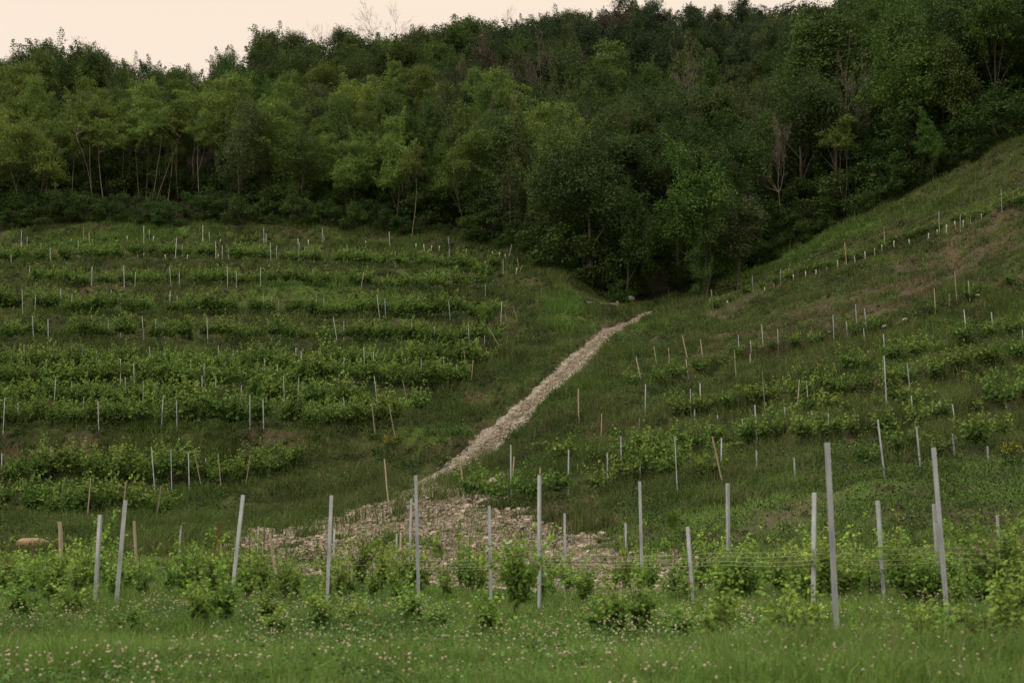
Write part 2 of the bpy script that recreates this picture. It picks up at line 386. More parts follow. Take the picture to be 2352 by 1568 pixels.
M = dict(
 oak=foliage('dark_leaf', (.024, .042, .012), (.082, .120, .033)),
 deep=foliage('deep_leaf', (.024, .040, .018), (.062, .095, .040)),  # distance haze on far trees is painted into this bluish leaf colour
 mid=foliage('mid_leaf', (.038, .064, .016), (.118, .168, .042)),
 locust=foliage('locust_leaf', (.074, .112, .022), (.225, .285, .066)),
 fresh=foliage('fresh_leaf', (.038, .074, .016), (.112, .182, .038)),
 olive=foliage('olive_leaf', (.050, .066, .024), (.120, .140, .052)),
 shrub=foliage('shrub_leaf', (.030, .054, .013), (.080, .125, .030)),
 vine=foliage('vine_leaf', (.110, .185, .032), (.29, .42, .10), attr=True, nscale=1.5, obj_var=.15, trans=.35),
 hvine=foliage('terrace_vine_leaf', (.078, .132, .027), (.24, .335, .085), attr=True, nscale=1.2, obj_var=.18, trans=.35),
 grass=foliage('grass_blade', (.75, .75, .75), (1.25, 1.25, 1.2), attr=True, obj_var=0, nscale=.6, hue=0, trans=.3),
 tuft=foliage('tuft_blade', (.10, .17, .02), (.20, .30, .05), obj_var=.1, nscale=2),
 straw=foliage('straw_blade', (.17, .18, .095), (.32, .32, .19), obj_var=.1, nscale=2),
 yellow=foliage('yellow_flower', (.45, .36, .03), (.60, .50, .05), obj_var=.05, hue=0),
 twig=surface('dead_twig', (.075, .062, .048), (.135, .115, .090), 3, obj_var=.25, bump=0),
 bark=surface('grey_bark', (.034, .030, .021), (.085, .072, .052), 6, (1, 1, .2), obj_var=.25),
 darkbark=surface('dark_bark', (.018, .016, .011), (.045, .038, .027), 6, (1, 1, .2)),
 palebark=surface('pale_bark', (.13, .110, .080), (.26, .22, .165), 6, (1, 1, .2), obj_var=.2),
 vinewood=surface('vine_wood', (.045, .032, .022), (.11, .080, .055), 25, (1, 1, .2)),
 steel=surface('galvanised_steel', (.20, .225, .245), (.46, .50, .52), 6, (1.5, 1.5, .5), .5, .3, .05, obj_var=.15),
 wood=surface('split_wood', (.22, .172, .125), (.40, .33, .25), 14, (3, 3, .25), .85, 0, .5, obj_var=.2),
 oldwood=surface('weathered_wood', (.15, .125, .10), (.30, .26, .21), 14, (3, 3, .25), .9, 0, .5, obj_var=.2),
 rust=surface('rusty_iron', (.10, .035, .015), (.20, .080, .035), 20, (1, 1, .4), .8, .2, .3),
 rod=surface('rusty_rod', (.050, .030, .022), (.11, .065, .045), 20, (1, 1, .4), .8, .2, .2),
 guard=surface('white_plastic', (.26, .27, .21), (.40, .40, .33), 12, rough=.5, bump=0),
 wire=surface('wire_strand', (.20, .20, .13), (.32, .31, .21), 3, rough=.5, bump=0),
 stone=surface('limestone', (.195, .170, .135), (.46, .42, .345), 3.5, rough=.9, bump=.5, attr=True, obj_var=.1),
 soil=surface('ground_cover', (.62, .60, .58), (1.30, 1.30, 1.28), 2.3, rough=1, bump=.6, attr=True, spec=.1),
 track=surface('track_gravel', (.13, .120, .102), (.31, .29, .25), 7, rough=.95, bump=.8, attr=True, spec=.15, detail=10),
 mound=surface('straw_mound', (.17, .115, .060), (.33, .24, .14), 9, (1, 1, 3), .95, 0, .6),
 log=surface('grey_log', (.13, .11, .09), (.27, .24, .20), 8, (.3, 3, 3), .9, 0, .5),
 petal=foliage('clover_petal', (.32, .29, .19), (.60, .55, .40), obj_var=0, hue=0, trans=.2),
 fluff=foliage('seed_fluff', (.55, .52, .46), (.75, .72, .66), obj_var=0, hue=0, trans=.4),
)

# ------------------------------------------------------------------ ground sheet
def build_ground():
    s = np.concatenate([np.linspace(-1.6, -.42, 40)[:-1], np.linspace(-.42, .42, 560), np.linspace(.42, 1.6, 40)[1:]])
    Ys = np.concatenate([np.arange(-60, 8, 4.0), np.arange(8, 40, .35), np.arange(40, 172, .28), np.arange(172, 300, 2.0), np.arange(300, 680, 8.0)])
    A, B = np.meshgrid(s, Ys)
    X = A * (np.maximum(B, 0) + 25 * np.exp(-np.maximum(B, 0) / 25.0)); Y = B
    Z = H(X, Y)
    fan, br, lu, trk, big = zones(X, Y)
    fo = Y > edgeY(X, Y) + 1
    c = np.empty(X.shape + (3,))
    g1 = np.array([.030, .036, .013]); g2 = np.array([.060, .070, .024]); dry = np.array([.070, .056, .034])
    k = np.clip((big - .35) / .3, 0, 1)[..., None]
    c[:] = g1 * (1 - k) + g2 * k
    patch = (fbm(X * .5, Y * .5, 88) > .64)[..., None]
    c = np.where(patch, dry * .9, c)
    c = np.where(br[..., None], np.array([.070, .057, .035]), c)
    c = np.where(lu[..., None], np.array([.060, .090, .020]), c)
    c = np.where(fan[..., None], np.array([.20, .175, .14]), c)
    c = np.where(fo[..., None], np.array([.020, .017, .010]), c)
    c = np.where((trk < 1.1)[..., None], np.array([.18, .155, .12]), c)
    mb = MB(); m, n = X.shape
    i = np.arange(m * n).reshape(m, n)
    q = np.stack([i[:-1, :-1], i[:-1, 1:], i[1:, 1:], i[1:, :-1]], -1).reshape(-1, 4)
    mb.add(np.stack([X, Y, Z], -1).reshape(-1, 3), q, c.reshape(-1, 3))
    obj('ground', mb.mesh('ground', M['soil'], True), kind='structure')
    # gravel track sheet
    nt, nw = 420, 15
    L_, R_ = resample(tl, nt), resample(tr, nt)
    w = np.linspace(-1.22, 1.22, nw)
    mid = (L_ + R_) / 2; half = (R_ - L_) / 2
    P = mid[:, None, :2] + half[:, None, :2] * w[None, :, None]
    edge = (vnoise(np.arange(nt)[:, None] * .17 + 0 * w, np.sign(w)[None, :] * 5 + 0 * P[..., 0], 5) - .5) * .35
    P = mid[:, None, :2] + half[:, None, :2] * (w[None, :] + edge * 1.1 * np.abs(w) ** 3)[..., None]
    X, Y = P[..., 0], P[..., 1]
    Z = H0(X, Y) - .02 - 1.6 * np.clip(np.abs(w) - 1.12, 0, 1)[None] - .06 * np.cos(w * PI * 1.5)[None] * (np.abs(w) < 1) + .04 * (fbm(X * 3, Y * 3, 5) - .5)
    cc = (.75 + .5 * fbm(X * 1.5, Y * 1.5, 15))[..., None] * np.array([1.0, .97, .93])
    i = np.arange(nt * nw).reshape(nt, nw)
    mb = MB(); mb.add(np.stack([X, Y, Z], -1).reshape(-1, 3), np.stack([i[:-1, :-1], i[:-1, 1:], i[1:, 1:], i[1:, :-1]], -1).reshape(-1, 4), cc.reshape(-1, 3))
    obj('gravel_path', mb.mesh('gravel_path', M['track'], True), kind='structure')
build_ground()

# ------------------------------------------------------------------ grasses, weeds, gravel (uncountable)
def rand_ground(n, y0, y1, rng, pad=.40):
    Y = np.sqrt(rng.uniform(y0 ** 2, y1 ** 2, n)); X = rng.uniform(-pad, pad, n) * Y
    return X, Y
def blades(mb, X, Y, h, w, rng, c, lean=.35, bend=.3):
    n = len(X); Z = H(X, Y) - .02
    a = rng.uniform(0, 2 * PI, n); d = np.stack([np.cos(a), np.sin(a), 0 * a], 1)
    a2 = rng.uniform(0, 2 * PI, n); sd = np.stack([np.cos(a2), np.sin(a2), 0 * a], 1)
    base = np.stack([X, Y, Z], 1); up = np.array([0, 0, 1.0])
    ln = rng.uniform(0, lean, n)[:, None]; h_ = h[:, None]; w_ = np.broadcast_to(w, (n,))[:, None]
    m1 = base + up * h_ * .55 + d * h_ * ln * .4; tp = base + up * h_ * (1 - bend * ln) + d * h_ * ln * 1.3
    V = np.stack([base - sd * w_ * .5, base + sd * w_ * .5, m1 + sd * w_ * .4, m1 - sd * w_ * .4, tp], 1).reshape(-1, 3)
    o = np.arange(n)[:, None] * 5
    mb.v.append(V); mb.c.append(np.repeat(c, 5, 0))
    mb.f.append(o + np.array([[0, 1, 2, 3]]) + mb.n); mb.f.append(o + np.array([[3, 2, 4]]) + mb.n); mb.n += len(V)

def green(rng, n, base, var=.3):
    return np.asarray(base) * rng.uniform(1 - var, 1 + var, (n, 1)) * rng.uniform(.92, 1.08, (n, 3))

def build_near_grass():
    rng = np.random.default_rng(5); mb = MB()
    for y0, y1, n, w, hs in ((9, 15, 110000, .007, 1.), (15, 22, 90000, .010, 1.), (22, 34, 90000, .016, 1.), (34, 46, 60000, .024, 1.)):
        X, Y = rand_ground(n, y0, y1, rng)
        fan, br, lu, trk, big = zones(X, Y)
        lushn = fbm(X * .5, Y * .5, 101)
        keep = ~(fan & (rng.random(n) < .86)) & (rng.random(n) < .45 + .9 * lushn)
        X, Y, lushn, br, big = X[keep], Y[keep], lushn[keep], br[keep], big[keep]; n = len(X)
        h = (.08 + np.where(Y < 14.5, .24, .17) * np.clip((lushn - .34) / .32, 0, 1) ** 1.3) * rng.uniform(.55, 1.35, n) * (.6 + .8 * fbm(X * 2.3, Y * 2.3, 221, 2))
        c = green(rng, n, (.150, .235, .050)) * (.60 + .9 * big[:, None])
        st = rng.random(n) < .06
        c[st] = green(rng, st.sum(), (.20, .21, .09)); h[st] *= 1.35
        blades(mb, X, Y, h, w, rng, c, lean=.8)
    obj('meadow_grass', mb.mesh('meadow_grass', M['grass']), kind='stuff')['label'] = 'green meadow grass along the bottom of the photo'
    # low broad-leaved herbs among the grass
    mb = MB(); X, Y = rand_ground(3800, 9.5, 34, rng); fan, br, lu, trk, big = zones(X, Y); q = (fbm(X * .8, Y * .8, 231) > .45) & ~fan; X, Y = X[q], Y[q]; n = len(X); k = 16
    d = norm(rng.normal(size=(n, k, 3))); d[..., 2] = np.abs(d[..., 2]); sz = rng.uniform(.08, .24, (n, 1, 1))
    p = np.stack([X, Y, H(X, Y)], 1)[:, None] + d * sz * np.array([1, 1, .9]); c = green(rng, n, (.10, .165, .040), .4)
    leaves(mb, p.reshape(-1, 3), norm(d * .4 + [0, 0, .8] + rng.normal(0, .4, d.shape)).reshape(-1, 3), rng.uniform(.03, .08, n * k), rng.uniform(.02, .045, n * k), rng, .2, np.repeat(c, k, 0) * rng.uniform(.75, 1.25, (n * k, 1)))
    obj('meadow_herbs', mb.mesh('meadow_herbs', M['grass']), kind='stuff')['label'] = 'low leafy herbs among the meadow grass'
    # clover: pale heads on stems and three-part leaves
    mb = MB(); mh = MB()
    X, Y = rand_ground(13000, 9.5, 24, rng)
    k = fbm(X * .55, Y * .55, 131) + .14 * (X / Y > .05) + .08 * (Y < 15) - .12 * (Y > 19)
    keep = rng.random(len(X)) < np.clip((k + .05 + .5 * (fbm(X * 1.9, Y * 1.9, 201, 2) - .5) - .56) / .10, 0, 1); X, Y = X[keep], Y[keep]
    keep = rng.random(len(X)) < .55; X, Y = X[keep], Y[keep]
    n = len(X); h = rng.uniform(.13, .30, n); Z = H(X, Y)
    ph = (1 + 5 ** .5) / 2
    ico = norm(np.array([(-1, ph, 0), (1, ph, 0), (-1, -ph, 0), (1, -ph, 0), (0, -1, ph), (0, 1, ph), (0, -1, -ph), (0, 1, -ph), (ph, 0, -1), (ph, 0, 1), (-ph, 0, -1), (-ph, 0, 1)], float))
    icf = np.array([(0,11,5),(0,5,1),(0,1,7),(0,7,10),(0,10,11),(1,5,9),(5,11,4),(11,10,2),(10,7,6),(7,1,8),(3,9,4),(3,4,2),(3,2,6),(3,6,8),(3,8,9),(4,9,5),(2,4,11),(6,2,10),(8,6,7),(9,8,1)])
    r = rng.uniform(.007, .0135, n)
    P = np.stack([X, Y, Z + h], 1)
    # heads are rough balls of little florets
    V = P[:, None] + r[:, None, None] * ico[None] * rng.uniform(.7, 1.25, (n, 12, 1))
    mh.add(V.reshape(-1, 3), (np.arange(n)[:, None, None] * 12 + icf[None]).reshape(-1, 3))
    obj('clover_flowers', mh.mesh('clover_flowers', M['petal']), kind='stuff')['label'] = 'pale pink and white clover heads in the meadow grass'
    blades(mb, X, Y, h, .004, rng, green(rng, n, (.09, .15, .04)), lean=.02)
    n2 = 26000
    X2, Y2 = rand_ground(n2, 9.5, 26, rng)
    keep = fbm(X2 * .55, Y2 * .55, 131) > .46; X2, Y2 = X2[keep], Y2[keep]; n2 = len(X2)
    z = H(X2, Y2) + rng.uniform(.04, .16, n2)
    for k in range(3):
        a = rng.uniform(0, .6, n2) + k * 2.09
        p = np.stack([X2 + .014 * np.cos(a), Y2 + .014 * np.sin(a), z], 1)
        nn = norm(np.stack([rng.normal(0, .35, n2), rng.normal(0, .35, n2), np.ones(n2)], 1))
        leaves(mb, p, nn, .028, .024, rng, 0, green(rng, n2, (.10, .185, .048)))
    obj('clover_leaves', mb.mesh('clover_leaves', M['grass']), kind='stuff')['label'] = 'low clover leaves and stems in the meadow'
build_near_grass()

def build_hill_cover():
    rng = np.random.default_rng(6); mb = MB(); mw = MB()
    for y0, y1, n, w in ((44, 70, 230000, .030), (70, 105, 330000, .038), (105, 170, 360000, .055)):
        X, Y = rand_ground(n, y0, y1, rng, .385)
        fan, br, lu, trk, big = zones(X, Y)
        n_ = fbm(X * .45, Y * .45, 141)
        strip = (fbm(X * .9, Y * .45, 171) > .57) & (trk < .8) & (rng.random(n) < .6)
        keep = ((trk > 1.15) | ((trk > .9) & (rng.random(n) < .35)) | strip) & ~(fan & (rng.random(n) < .94)) & (Y < edgeY(X, Y) + 3) & (rng.random(n) < np.where(br, .55, .35 + .8 * n_))
        X, Y, br, lu, big, n_, trk = X[keep], Y[keep], br[keep], lu[keep], big[keep], n_[keep], trk[keep]; n = len(X)
        h = (.12 + .60 * np.clip((n_ - .32) / .36, 0, 1) ** 1.3) * rng.uniform(.5, 1.4, n) * (.55 + .9 * fbm(X * 1.7, Y * 1.7, 191, 2)); h = np.where(br, h * .7, h); h = np.where(lu, h * 1.3, h)
        h *= np.clip((trk - .85), .30, 1)
        right = X / Y > .06
        dryn = fbm(X * .22, Y * .22, 151) + np.where(right, .05, 0)
        c = green(rng, n, (.090, .128, .031)) * (.55 + .9 * big[:, None])
        dr = (dryn > .52) & (rng.random(n) < .38); c[dr] = green(rng, dr.sum(), (.125, .125, .056))
        c[br] = green(rng, br.sum(), (.135, .110, .060)) ; gr = br & (rng.random(n) < .38); c[gr] = green(rng, gr.sum(), (.07, .10, .03))
        c[lu] = green(rng, lu.sum(), (.100, .165, .034))
        blades(mb, X, Y, h, w, rng, c, lean=.7)
    obj('hillside_grass', mb.mesh('hillside_grass', M['grass']), kind='stuff')['label'] = 'rough grass covering the terraced slopes'
    # broad-leaved weeds in clumps
    for y0, y1, n, k, L in ((30, 70, 11000, 28, .085), (70, 110, 19000, 24, .12), (110, 170, 18000, 18, .16)):
        X, Y = rand_ground(n, y0, y1, rng, .385)
        fan, br, lu, trk, big = zones(X, Y); n_ = fbm(X * .4, Y * .4, 161)
        e = .3
        slope = (H(X, Y + e) - H(X, Y - e)) / (2 * e)
        keep = (trk > 1.2) & ~(fan & (rng.random(n) < .84)) & (Y < edgeY(X, Y) + 3) & (rng.random(n) < np.where(slope > .45, .95, .1 + .7 * n_) * np.where(br, .35, 1)) & (Y > np.where(X / Y < -.17, 48, 33))
        X, Y, big, n_ = X[keep], Y[keep], big[keep], n_[keep]; n = len(X)
        hh = rng.uniform(.18, .62, n) * (.6 + .9 * n_); ww = hh * rng.uniform(.6, 1.1, n)
        d = norm(rng.normal(size=(n, k, 3))); d[..., 2] = np.abs(d[..., 2])
        rr = rng.uniform(.3, 1, (n, k, 1))
        p = np.stack([X, Y, H(X, Y)], 1)[:, None] + d * rr * np.stack([ww, ww, hh], 1)[:, None]
        c = green(rng, n, (.058, .090, .025), .35) * (.6 + .8 * big[:, None])
        lt = rng.random(n) < np.where(X / Y > .05, .28, .10); c[lt] = green(rng, lt.sum(), (.125, .195, .045))
        bl = rng.random(n) < .12; c[bl] = green(rng, bl.sum(), (.095, .095, .042))
        nn = norm(d * .5 + np.array([0, 0, .7]) + rng.normal(0, .45, d.shape))
        leaves(mw, p.reshape(-1, 3), nn.reshape(-1, 3), rng.uniform(.7, 1.3, n * k) * L, rng.uniform(.4, .8, n * k) * L, rng, .2, np.repeat(c, k, 0) * rng.uniform(.8, 1.2, (n * k, 1)))
    for y0, y1, n, k, L in ((33, 70, 1500, 120, .085), (70, 125, 3600, 90, .125), (125, 170, 2200, 60, .17)):
        X, Y = rand_ground(n, y0, y1, rng, .385)
        fan, br, lu, trk, big = zones(X, Y); n_ = fbm(X * .3, Y * .3, 211); u = X / Y
        slope = (H(X, Y + .3) - H(X, Y - .3)) / .6
        side = (u > -.10) & (u < .03) & (Y > 56)
        keep = (trk > 1.5) & ~(fan & (rng.random(n) < .85)) & (Y < edgeY(X, Y) + 3) & (Y > np.where(u < -.17, 48, 34)) & (rng.random(n) < np.where(side, .9, np.where(slope > .48, .65, np.where(u > .03, .34, .12)) * (.3 + 1.4 * n_)))
        keep &= ~(lu & (rng.random(n) < .7)) & ~(br & (rng.random(n) < .7))
        X, Y, big = X[keep], Y[keep], big[keep]; n = len(X)
        hh = rng.uniform(.35, 1.1, n); ww = hh * rng.uniform(.8, 1.4, n)
        d = norm(rng.normal(size=(n, k, 3))); d[..., 2] = np.abs(d[..., 2])
        p = np.stack([X, Y, H(X, Y)], 1)[:, None] + d * rng.uniform(.55, 1.08, (n, k, 1)) * np.stack([ww, ww, hh], 1)[:, None]
        c = green(rng, n, (.040, .064, .019), .35) * (.6 + .8 * big[:, None])
        nn = norm(d * .7 + np.array([0, 0, .6]) + rng.normal(0, .45, d.shape))
        leaves(mw, p.reshape(-1, 3), nn.reshape(-1, 3), rng.uniform(.6, 1.3, n * k) * L, rng.uniform(.4, .8, n * k) * L, rng, .2, np.repeat(c, k, 0) * rng.uniform(.75, 1.25, (n * k, 1)))
    obj('weeds', mw.mesh('weeds', M['grass']), kind='stuff')['label'] = 'broad-leaved weeds growing over the terrace banks'
build_hill_cover()

def stones(mb, X, Y, r, rng, sink=.3, zf=None):
    n = len(X); P = np.stack([X, Y, (zf or H)(X, Y) + r * (1 - sink) * .6], 1)
    b = np.array([(-1, -1, -1), (1, -1, -1), (1, 1, -1), (-1, 1, -1), (-1, -1, 1), (1, -1, 1), (1, 1, 1), (-1, 1, 1)], float) * .6
    f = np.array([(0, 3, 2, 1), (4, 5, 6, 7), (0, 1, 5, 4), (1, 2, 6, 5), (2, 3, 7, 6), (3, 0, 4, 7)])
    a = rng.uniform(0, 2 * PI, n); ca, sa = np.cos(a)[:, None], np.sin(a)[:, None]
    V = b[None] * rng.uniform(.45, 1.25, (n, 8, 3)) * np.stack([rng.uniform(.8, 1.5, n), rng.uniform(.7, 1.1, n), rng.uniform(.45, .8, n)], 1)[:, None]
    x = V[..., 0] * ca - V[..., 1] * sa; y = V[..., 0] * sa + V[..., 1] * ca
    V = np.stack([x, y, V[..., 2]], -1) * r[:, None, None] + P[:, None]
    c = rng.uniform(.62, 1.25, (n, 1)) * np.array([1, .97, .92]) * rng.uniform(.96, 1.04, (n, 3))
    mb.add(V.reshape(-1, 3), (np.arange(n)[:, None, None] * 8 + f[None]).reshape(-1, 4), np.repeat(c, 8, 0))
def build_gravel():
    rng = np.random.default_rng(7); mb = MB()
    X = rng.uniform(-14, 8, 300000); Y = rng.uniform(28, 68, 300000)
    fan, br, lu, trk, big = zones(X, Y)
    k = fan & (trk > 1.0) & (rng.random(len(X)) < .75); X, Y = X[k], Y[k]
    stones(mb, X, Y, .020 + .045 * rng.random(len(X)) ** 2.5 + .12 * rng.random(len(X)) ** 22, rng)
    i = rng.integers(0, 200, 26000); w = rng.normal(0, .55, 26000)
    P = (tl[i] + tr[i]) / 2 + (tr[i] - tl[i]) / 2 * w[:, None]; P[:, :2] += rng.normal(0, .10, (26000, 2))
    k = np.abs(w) < 1.16; P = P[k]
    stones(mb, P[:, 0], P[:, 1], (.022 + .085 * rng.random(len(P)) ** 4), rng, zf=H0)
    obj('gravel', mb.mesh('gravel', M['stone']), kind='stuff')['label'] = 'pale limestone gravel on the track and the spill below it'
build_gravel()

# ------------------------------------------------------------------ trees
def limb(p0, p1, rng, bow=.15, n=6, lift=.15):
    p0, p1 = np.asarray(p0, float), np.asarray(p1, float); t = np.linspace(0, 1, n)[:, None]
    L = np.linalg.norm(p1 - p0); off = rng.normal(0, bow, 3) * L * .5; off[2] = abs(off[2]) * 0 - lift * L * .5
    return p0 + (p1 - p0) * t + off * (np.sin(t * PI))
def make_tree(seed, h, w, base, nclump, nleaf, style, leafL=.42, trunk_r=.16, stems=1, bark='bark', leaf='mid'):
    rng = np.random.default_rng(seed); mt, mc = MB(), MB()
    ch = h - base; C = []
    nl = int(rng.integers(3, 6)); la = rng.uniform(0, 2 * PI) + np.arange(nl) * 2.4
    LD = np.stack([np.cos(la) * rng.uniform(.25, .62, nl), np.sin(la) * rng.uniform(.25, .62, nl), rng.uniform(-.62, .28, nl)], 1); LD[0] = (rng.normal(0, .15), rng.normal(0, .15), .42)
    while len(C) < nclump:
        d = norm(rng.normal(size=3)); f = rng.uniform(.35, 1) ** .6
        q = d * f
        if style in ('dome', 'umbrella'):
            q = LD[int(rng.integers(nl))] + q * np.array([.46, .46, .58])
        zc = q[2]
        if style == 'dome': x, y, z = q[0] * w / 2, q[1] * w / 2, base + ch * (.48 + .46 * zc)
        elif style == 'umbrella': x, y, z = q[0] * w / 2, q[1] * w / 2, base + ch * (.55 + .42 * (zc if zc > 0 else zc * .7)) - .10 * ch * (q[0] ** 2 + q[1] ** 2)
        elif style == 'column': x, y, z = q[0] * w / 2, q[1] * w / 2, base + ch * rng.uniform(.06, .96); k = 1 - .75 * abs((z - base) / ch - .4) ** 1.4; x *= k; y *= k
        else: x, y, z = q[0] * w / 2, q[1] * w / 2, base + ch * max(.05, .35 + .6 * zc)
        C.append((x, y, z))
    C = np.array(C); wob = rng.uniform(.72, 1.22, (nclump, 1)); C[:, :2] *= wob
    R = w * (rng.uniform(.075, .20, nclump) if style == 'dome' else rng.uniform(.07, .18, nclump)) * (1.0 if style != 'umbrella' else 1.1)
    flat = {'dome': .75, 'umbrella': .38, 'column': .6, 'bush': .7}[style]
    cnt = np.maximum(8, (nleaf * R ** 2 / (R ** 2).sum()).astype(int))
    for c, r, k in zip(C, R, cnt):
        d = norm(rng.normal(size=(k, 3))); d[:, 2] = np.where(d[:, 2] < -.35, -d[:, 2], d[:, 2])
        rr = r * rng.uniform(.45, 1.12, (k, 1)) * (1 + .35 * np.sin(d[:, :1] * 5 + c[0]) * np.cos(d[:, 1:2] * 4 + c[1]))
        p = c + d * rr * np.array([1, 1, flat]); p[:, 2] -= (.25 * r * (d[:, 0] ** 2 + d[:, 1] ** 2))
        if style != 'bush' and rng.random() < (.22 if style == 'dome' else .5):          # a spray reaching out from the stem
            ax = norm(np.array([c[0] * .5, c[1] * .5, .25 * ch * (.35 if style == 'umbrella' else .75)]) + rng.normal(0, .5, 3) * r); tt = rng.uniform(-1.3, 1.5, (k, 1)); wd = (.62 - .28 * np.abs(tt)) * rng.uniform(.3, 1.1, (k, 1))
            p = c + ax * tt * r + d * r * wd * np.array([1, 1, .8]); p[:, 2] -= .10 * r * tt[:, 0] ** 2 * (style == 'umbrella')
        nn = norm(d * .55 + np.array([0, 0, .55]) + rng.normal(0, .5, d.shape))
        L = leafL * rng.uniform(.6, 1.3, k)
        leaves(mc, p, nn, L, L * rng.uniform(.45, .75, k), rng, .25)
    for s_ in range(stems):
        a = rng.uniform(0, 2 * PI); off = np.array([np.cos(a), np.sin(a), 0]) * (.3 if stems > 1 else 0)
        lean = rng.normal(0, .05 if stems == 1 else .13, 2)
        top = np.array([lean[0] * h, lean[1] * h, h * rng.uniform(.72, .86)]) + off
        P = limb(off + np.array([0, 0, -.4]), top, rng, .07, 10, 0); P[1:-1, :2] += rng.normal(0, .05, (8, 2))
        r0 = trunk_r * (1 if stems == 1 else .65)
        mt.tube(P, np.linspace(r0 * 1.15, r0 * .22, 10) * np.r_[1.35, np.ones(9)], 7)
        m = max(5, int(10 / stems))
        for j in rng.choice(nclump, min(m, nclump), replace=False):
            q = C[j]; k = int(np.clip(np.searchsorted(P[:, 2], max(base * .7, q[2] - ch * .35)), 2, 8))
            LB = limb(P[k], q, rng, .15, 6, -.1); mt.tube(LB, np.linspace(r0 * .42, r0 * .07, 6), 5)
            for _ in range(2):
                kk = rng.integers(2, 5); mt.tube(limb(LB[kk], LB[kk] + rng.normal(0, w * .12, 3) + [0, 0, w * .06], rng, .1, 4), np.linspace(r0 * .16, r0 * .04, 4), 3)
    return [('trunk', mt.mesh('tree_trunk', M[bark], True)), ('crown', mc.mesh('tree_crown', M[leaf]))]

def make_bare(seed, h, spread, up=.75, r0=.13, depth=5, nb=3, matn='twig', base=.3):
    rng = np.random.default_rng(seed); mt, mtw = MB(), MB()
    def grow(p, d, L, r, lv):
        n = 5; P = [p]; dd = d.copy()
        for i in range(n - 1):
            dd = norm(dd + rng.normal(0, .10, 3) + np.array([0, 0, .05 * up])); P.append(P[-1] + dd * L / (n - 1))
        P = np.array(P); (mt if lv < 2 else mtw).tube(P, np.linspace(r, r * .6, n), 6 if lv < 2 else 3)
        if lv >= depth: return
        for k in range(nb if lv else nb + 2):
            i = rng.integers(1 if lv else 2, n); a = norm(rng.normal(size=3)); a[2] *= .4
            nd = norm(dd * up * .8 + a * spread * (1.1 if lv < 2 else .8)); grow(P[i], nd, L * rng.uniform(.48, .72), max(r * .5, .010), lv + 1)
        grow(P[-1], norm(dd + rng.normal(0, .2, 3)), L * .68, r * .58, lv + 1)
    grow(np.array([0, 0, -.3]), np.array([0, 0, 1.0]), h * .42, r0, 0)
    return [('trunk', mt.mesh('bare_trunk', M[matn], True)), ('twigs', mtw.mesh('bare_twigs', M[matn]))]

K = dict(
 oak=[make_tree(100 + i, 13, 11.5, 2.2, 60, 17000, 'dome', .25, .20, 1, 'bark', 'oak') for i in range(4)],
 deep=[make_tree(110 + i, 13, 10, 2.0, 54, 15000, 'dome', .25, .18, 1, 'bark', 'deep') for i in range(3)],
 mid=[make_tree(120 + i, 13, 9, 1.4, 54, 15000, 'dome', .24, .13, 1, 'bark', 'mid') for i in range(4)],
 locust=[make_tree(130 + i, 14, 9.5, 1.8, 66, 16500, 'umbrella', .22, .10, 1 + i % 2, 'bark', 'locust') for i in range(5)],
 fresh=[make_tree(140 + i, 13, 8.5, 2.0, 60, 16500, 'umbrella' if i % 2 else 'dome', .22, .12, 1, 'bark', 'fresh') for i in range(4)],
 olive=[make_tree(150 + i, 12, 8, 1.6, 46, 11000, 'column' if i % 2 else 'dome', .23, .11, 1, 'bark', 'olive') for i in range(3)],
 pale=[make_tree(160 + i, 14, 7.5, 7.2, 36, 7500, 'umbrella', .22, .075, 1 + i % 2, 'palebark', 'locust') for i in range(4)],
 canopy=[make_tree(200 + i, 17, 11, 9.3, 58, 17000, 'dome', .25, .12, 1, 'darkbark', 'oak') for i in range(3)],
 shrub=[make_tree(170 + i, 4, 5, .1, 40, 5200, 'bush', .20, .05, 3, 'bark', 'shrub') for i in range(5)],
 dead=[make_bare(180 + i, 12, .85, .95, .11, 7, 2) for i in range(3)],
 bare=[make_bare(190 + i, 12, .80, .85, .10, 6, 2) for i in range(3)],
)
def top_of(me, q=96):
    a = np.empty(len(me.vertices) * 3, np.float32); me.vertices.foreach_get('co', a); return float(np.percentile(a[2::3], q))
TOPH = {k: [top_of(p[1][1], 99.6) for p in v] for k, v in K.items()}
INFO = dict(oak=('broadleaf_tree', 'dark green dense tree'), deep=('broadleaf_tree', 'deep blue-green tree'), mid=('broadleaf_tree', 'mid green bushy tree'),
            locust=('locust_tree', 'light yellow-green airy tree'), fresh=('broadleaf_tree', 'fresh bright green tree'), olive=('broadleaf_tree', 'dull olive tree'),
            pale=('slender_tree', 'slender pale-trunked tree'), shrub=('shrub', 'dark green shrub'), canopy=('broadleaf_tree', 'tall dark high-crowned tree'), dead=('dead_tree', 'grey-brown dead tree'), bare=('bare_tree', 'leafless tree'))
NOMH = dict(oak=13, deep=13, mid=13, locust=14, fresh=13, olive=12, pale=14, shrub=4, canopy=17, dead=12, bare=12)
TREES = []   # (X, Y, h, kind, variant, px, py_top, obj)

def add_tree(kind, X, Y, h, wf=1.0, rng=RNG, var=None, lab=None):
    v = int(rng.integers(len(K[kind]))) if var is None else var
    s = h / TOPH[kind][v]
    z = float(H(X, Y))
    o = thing(INFO[kind][0], (X, Y, z - .1), K[kind][v], rng.uniform(0, 2 * PI), (s * wf, s * wf, s), (rng.normal(0, .02), rng.normal(0, .02)))
    px, py = proj(X, Y, z + h); 
    TREES.append(dict(X=X, Y=Y, h=h, k=kind, px=float(px), py=float(py), pb=float(proj(X, Y, z)[1]), o=o, lab=lab, w=h * wf * .35))
    return o

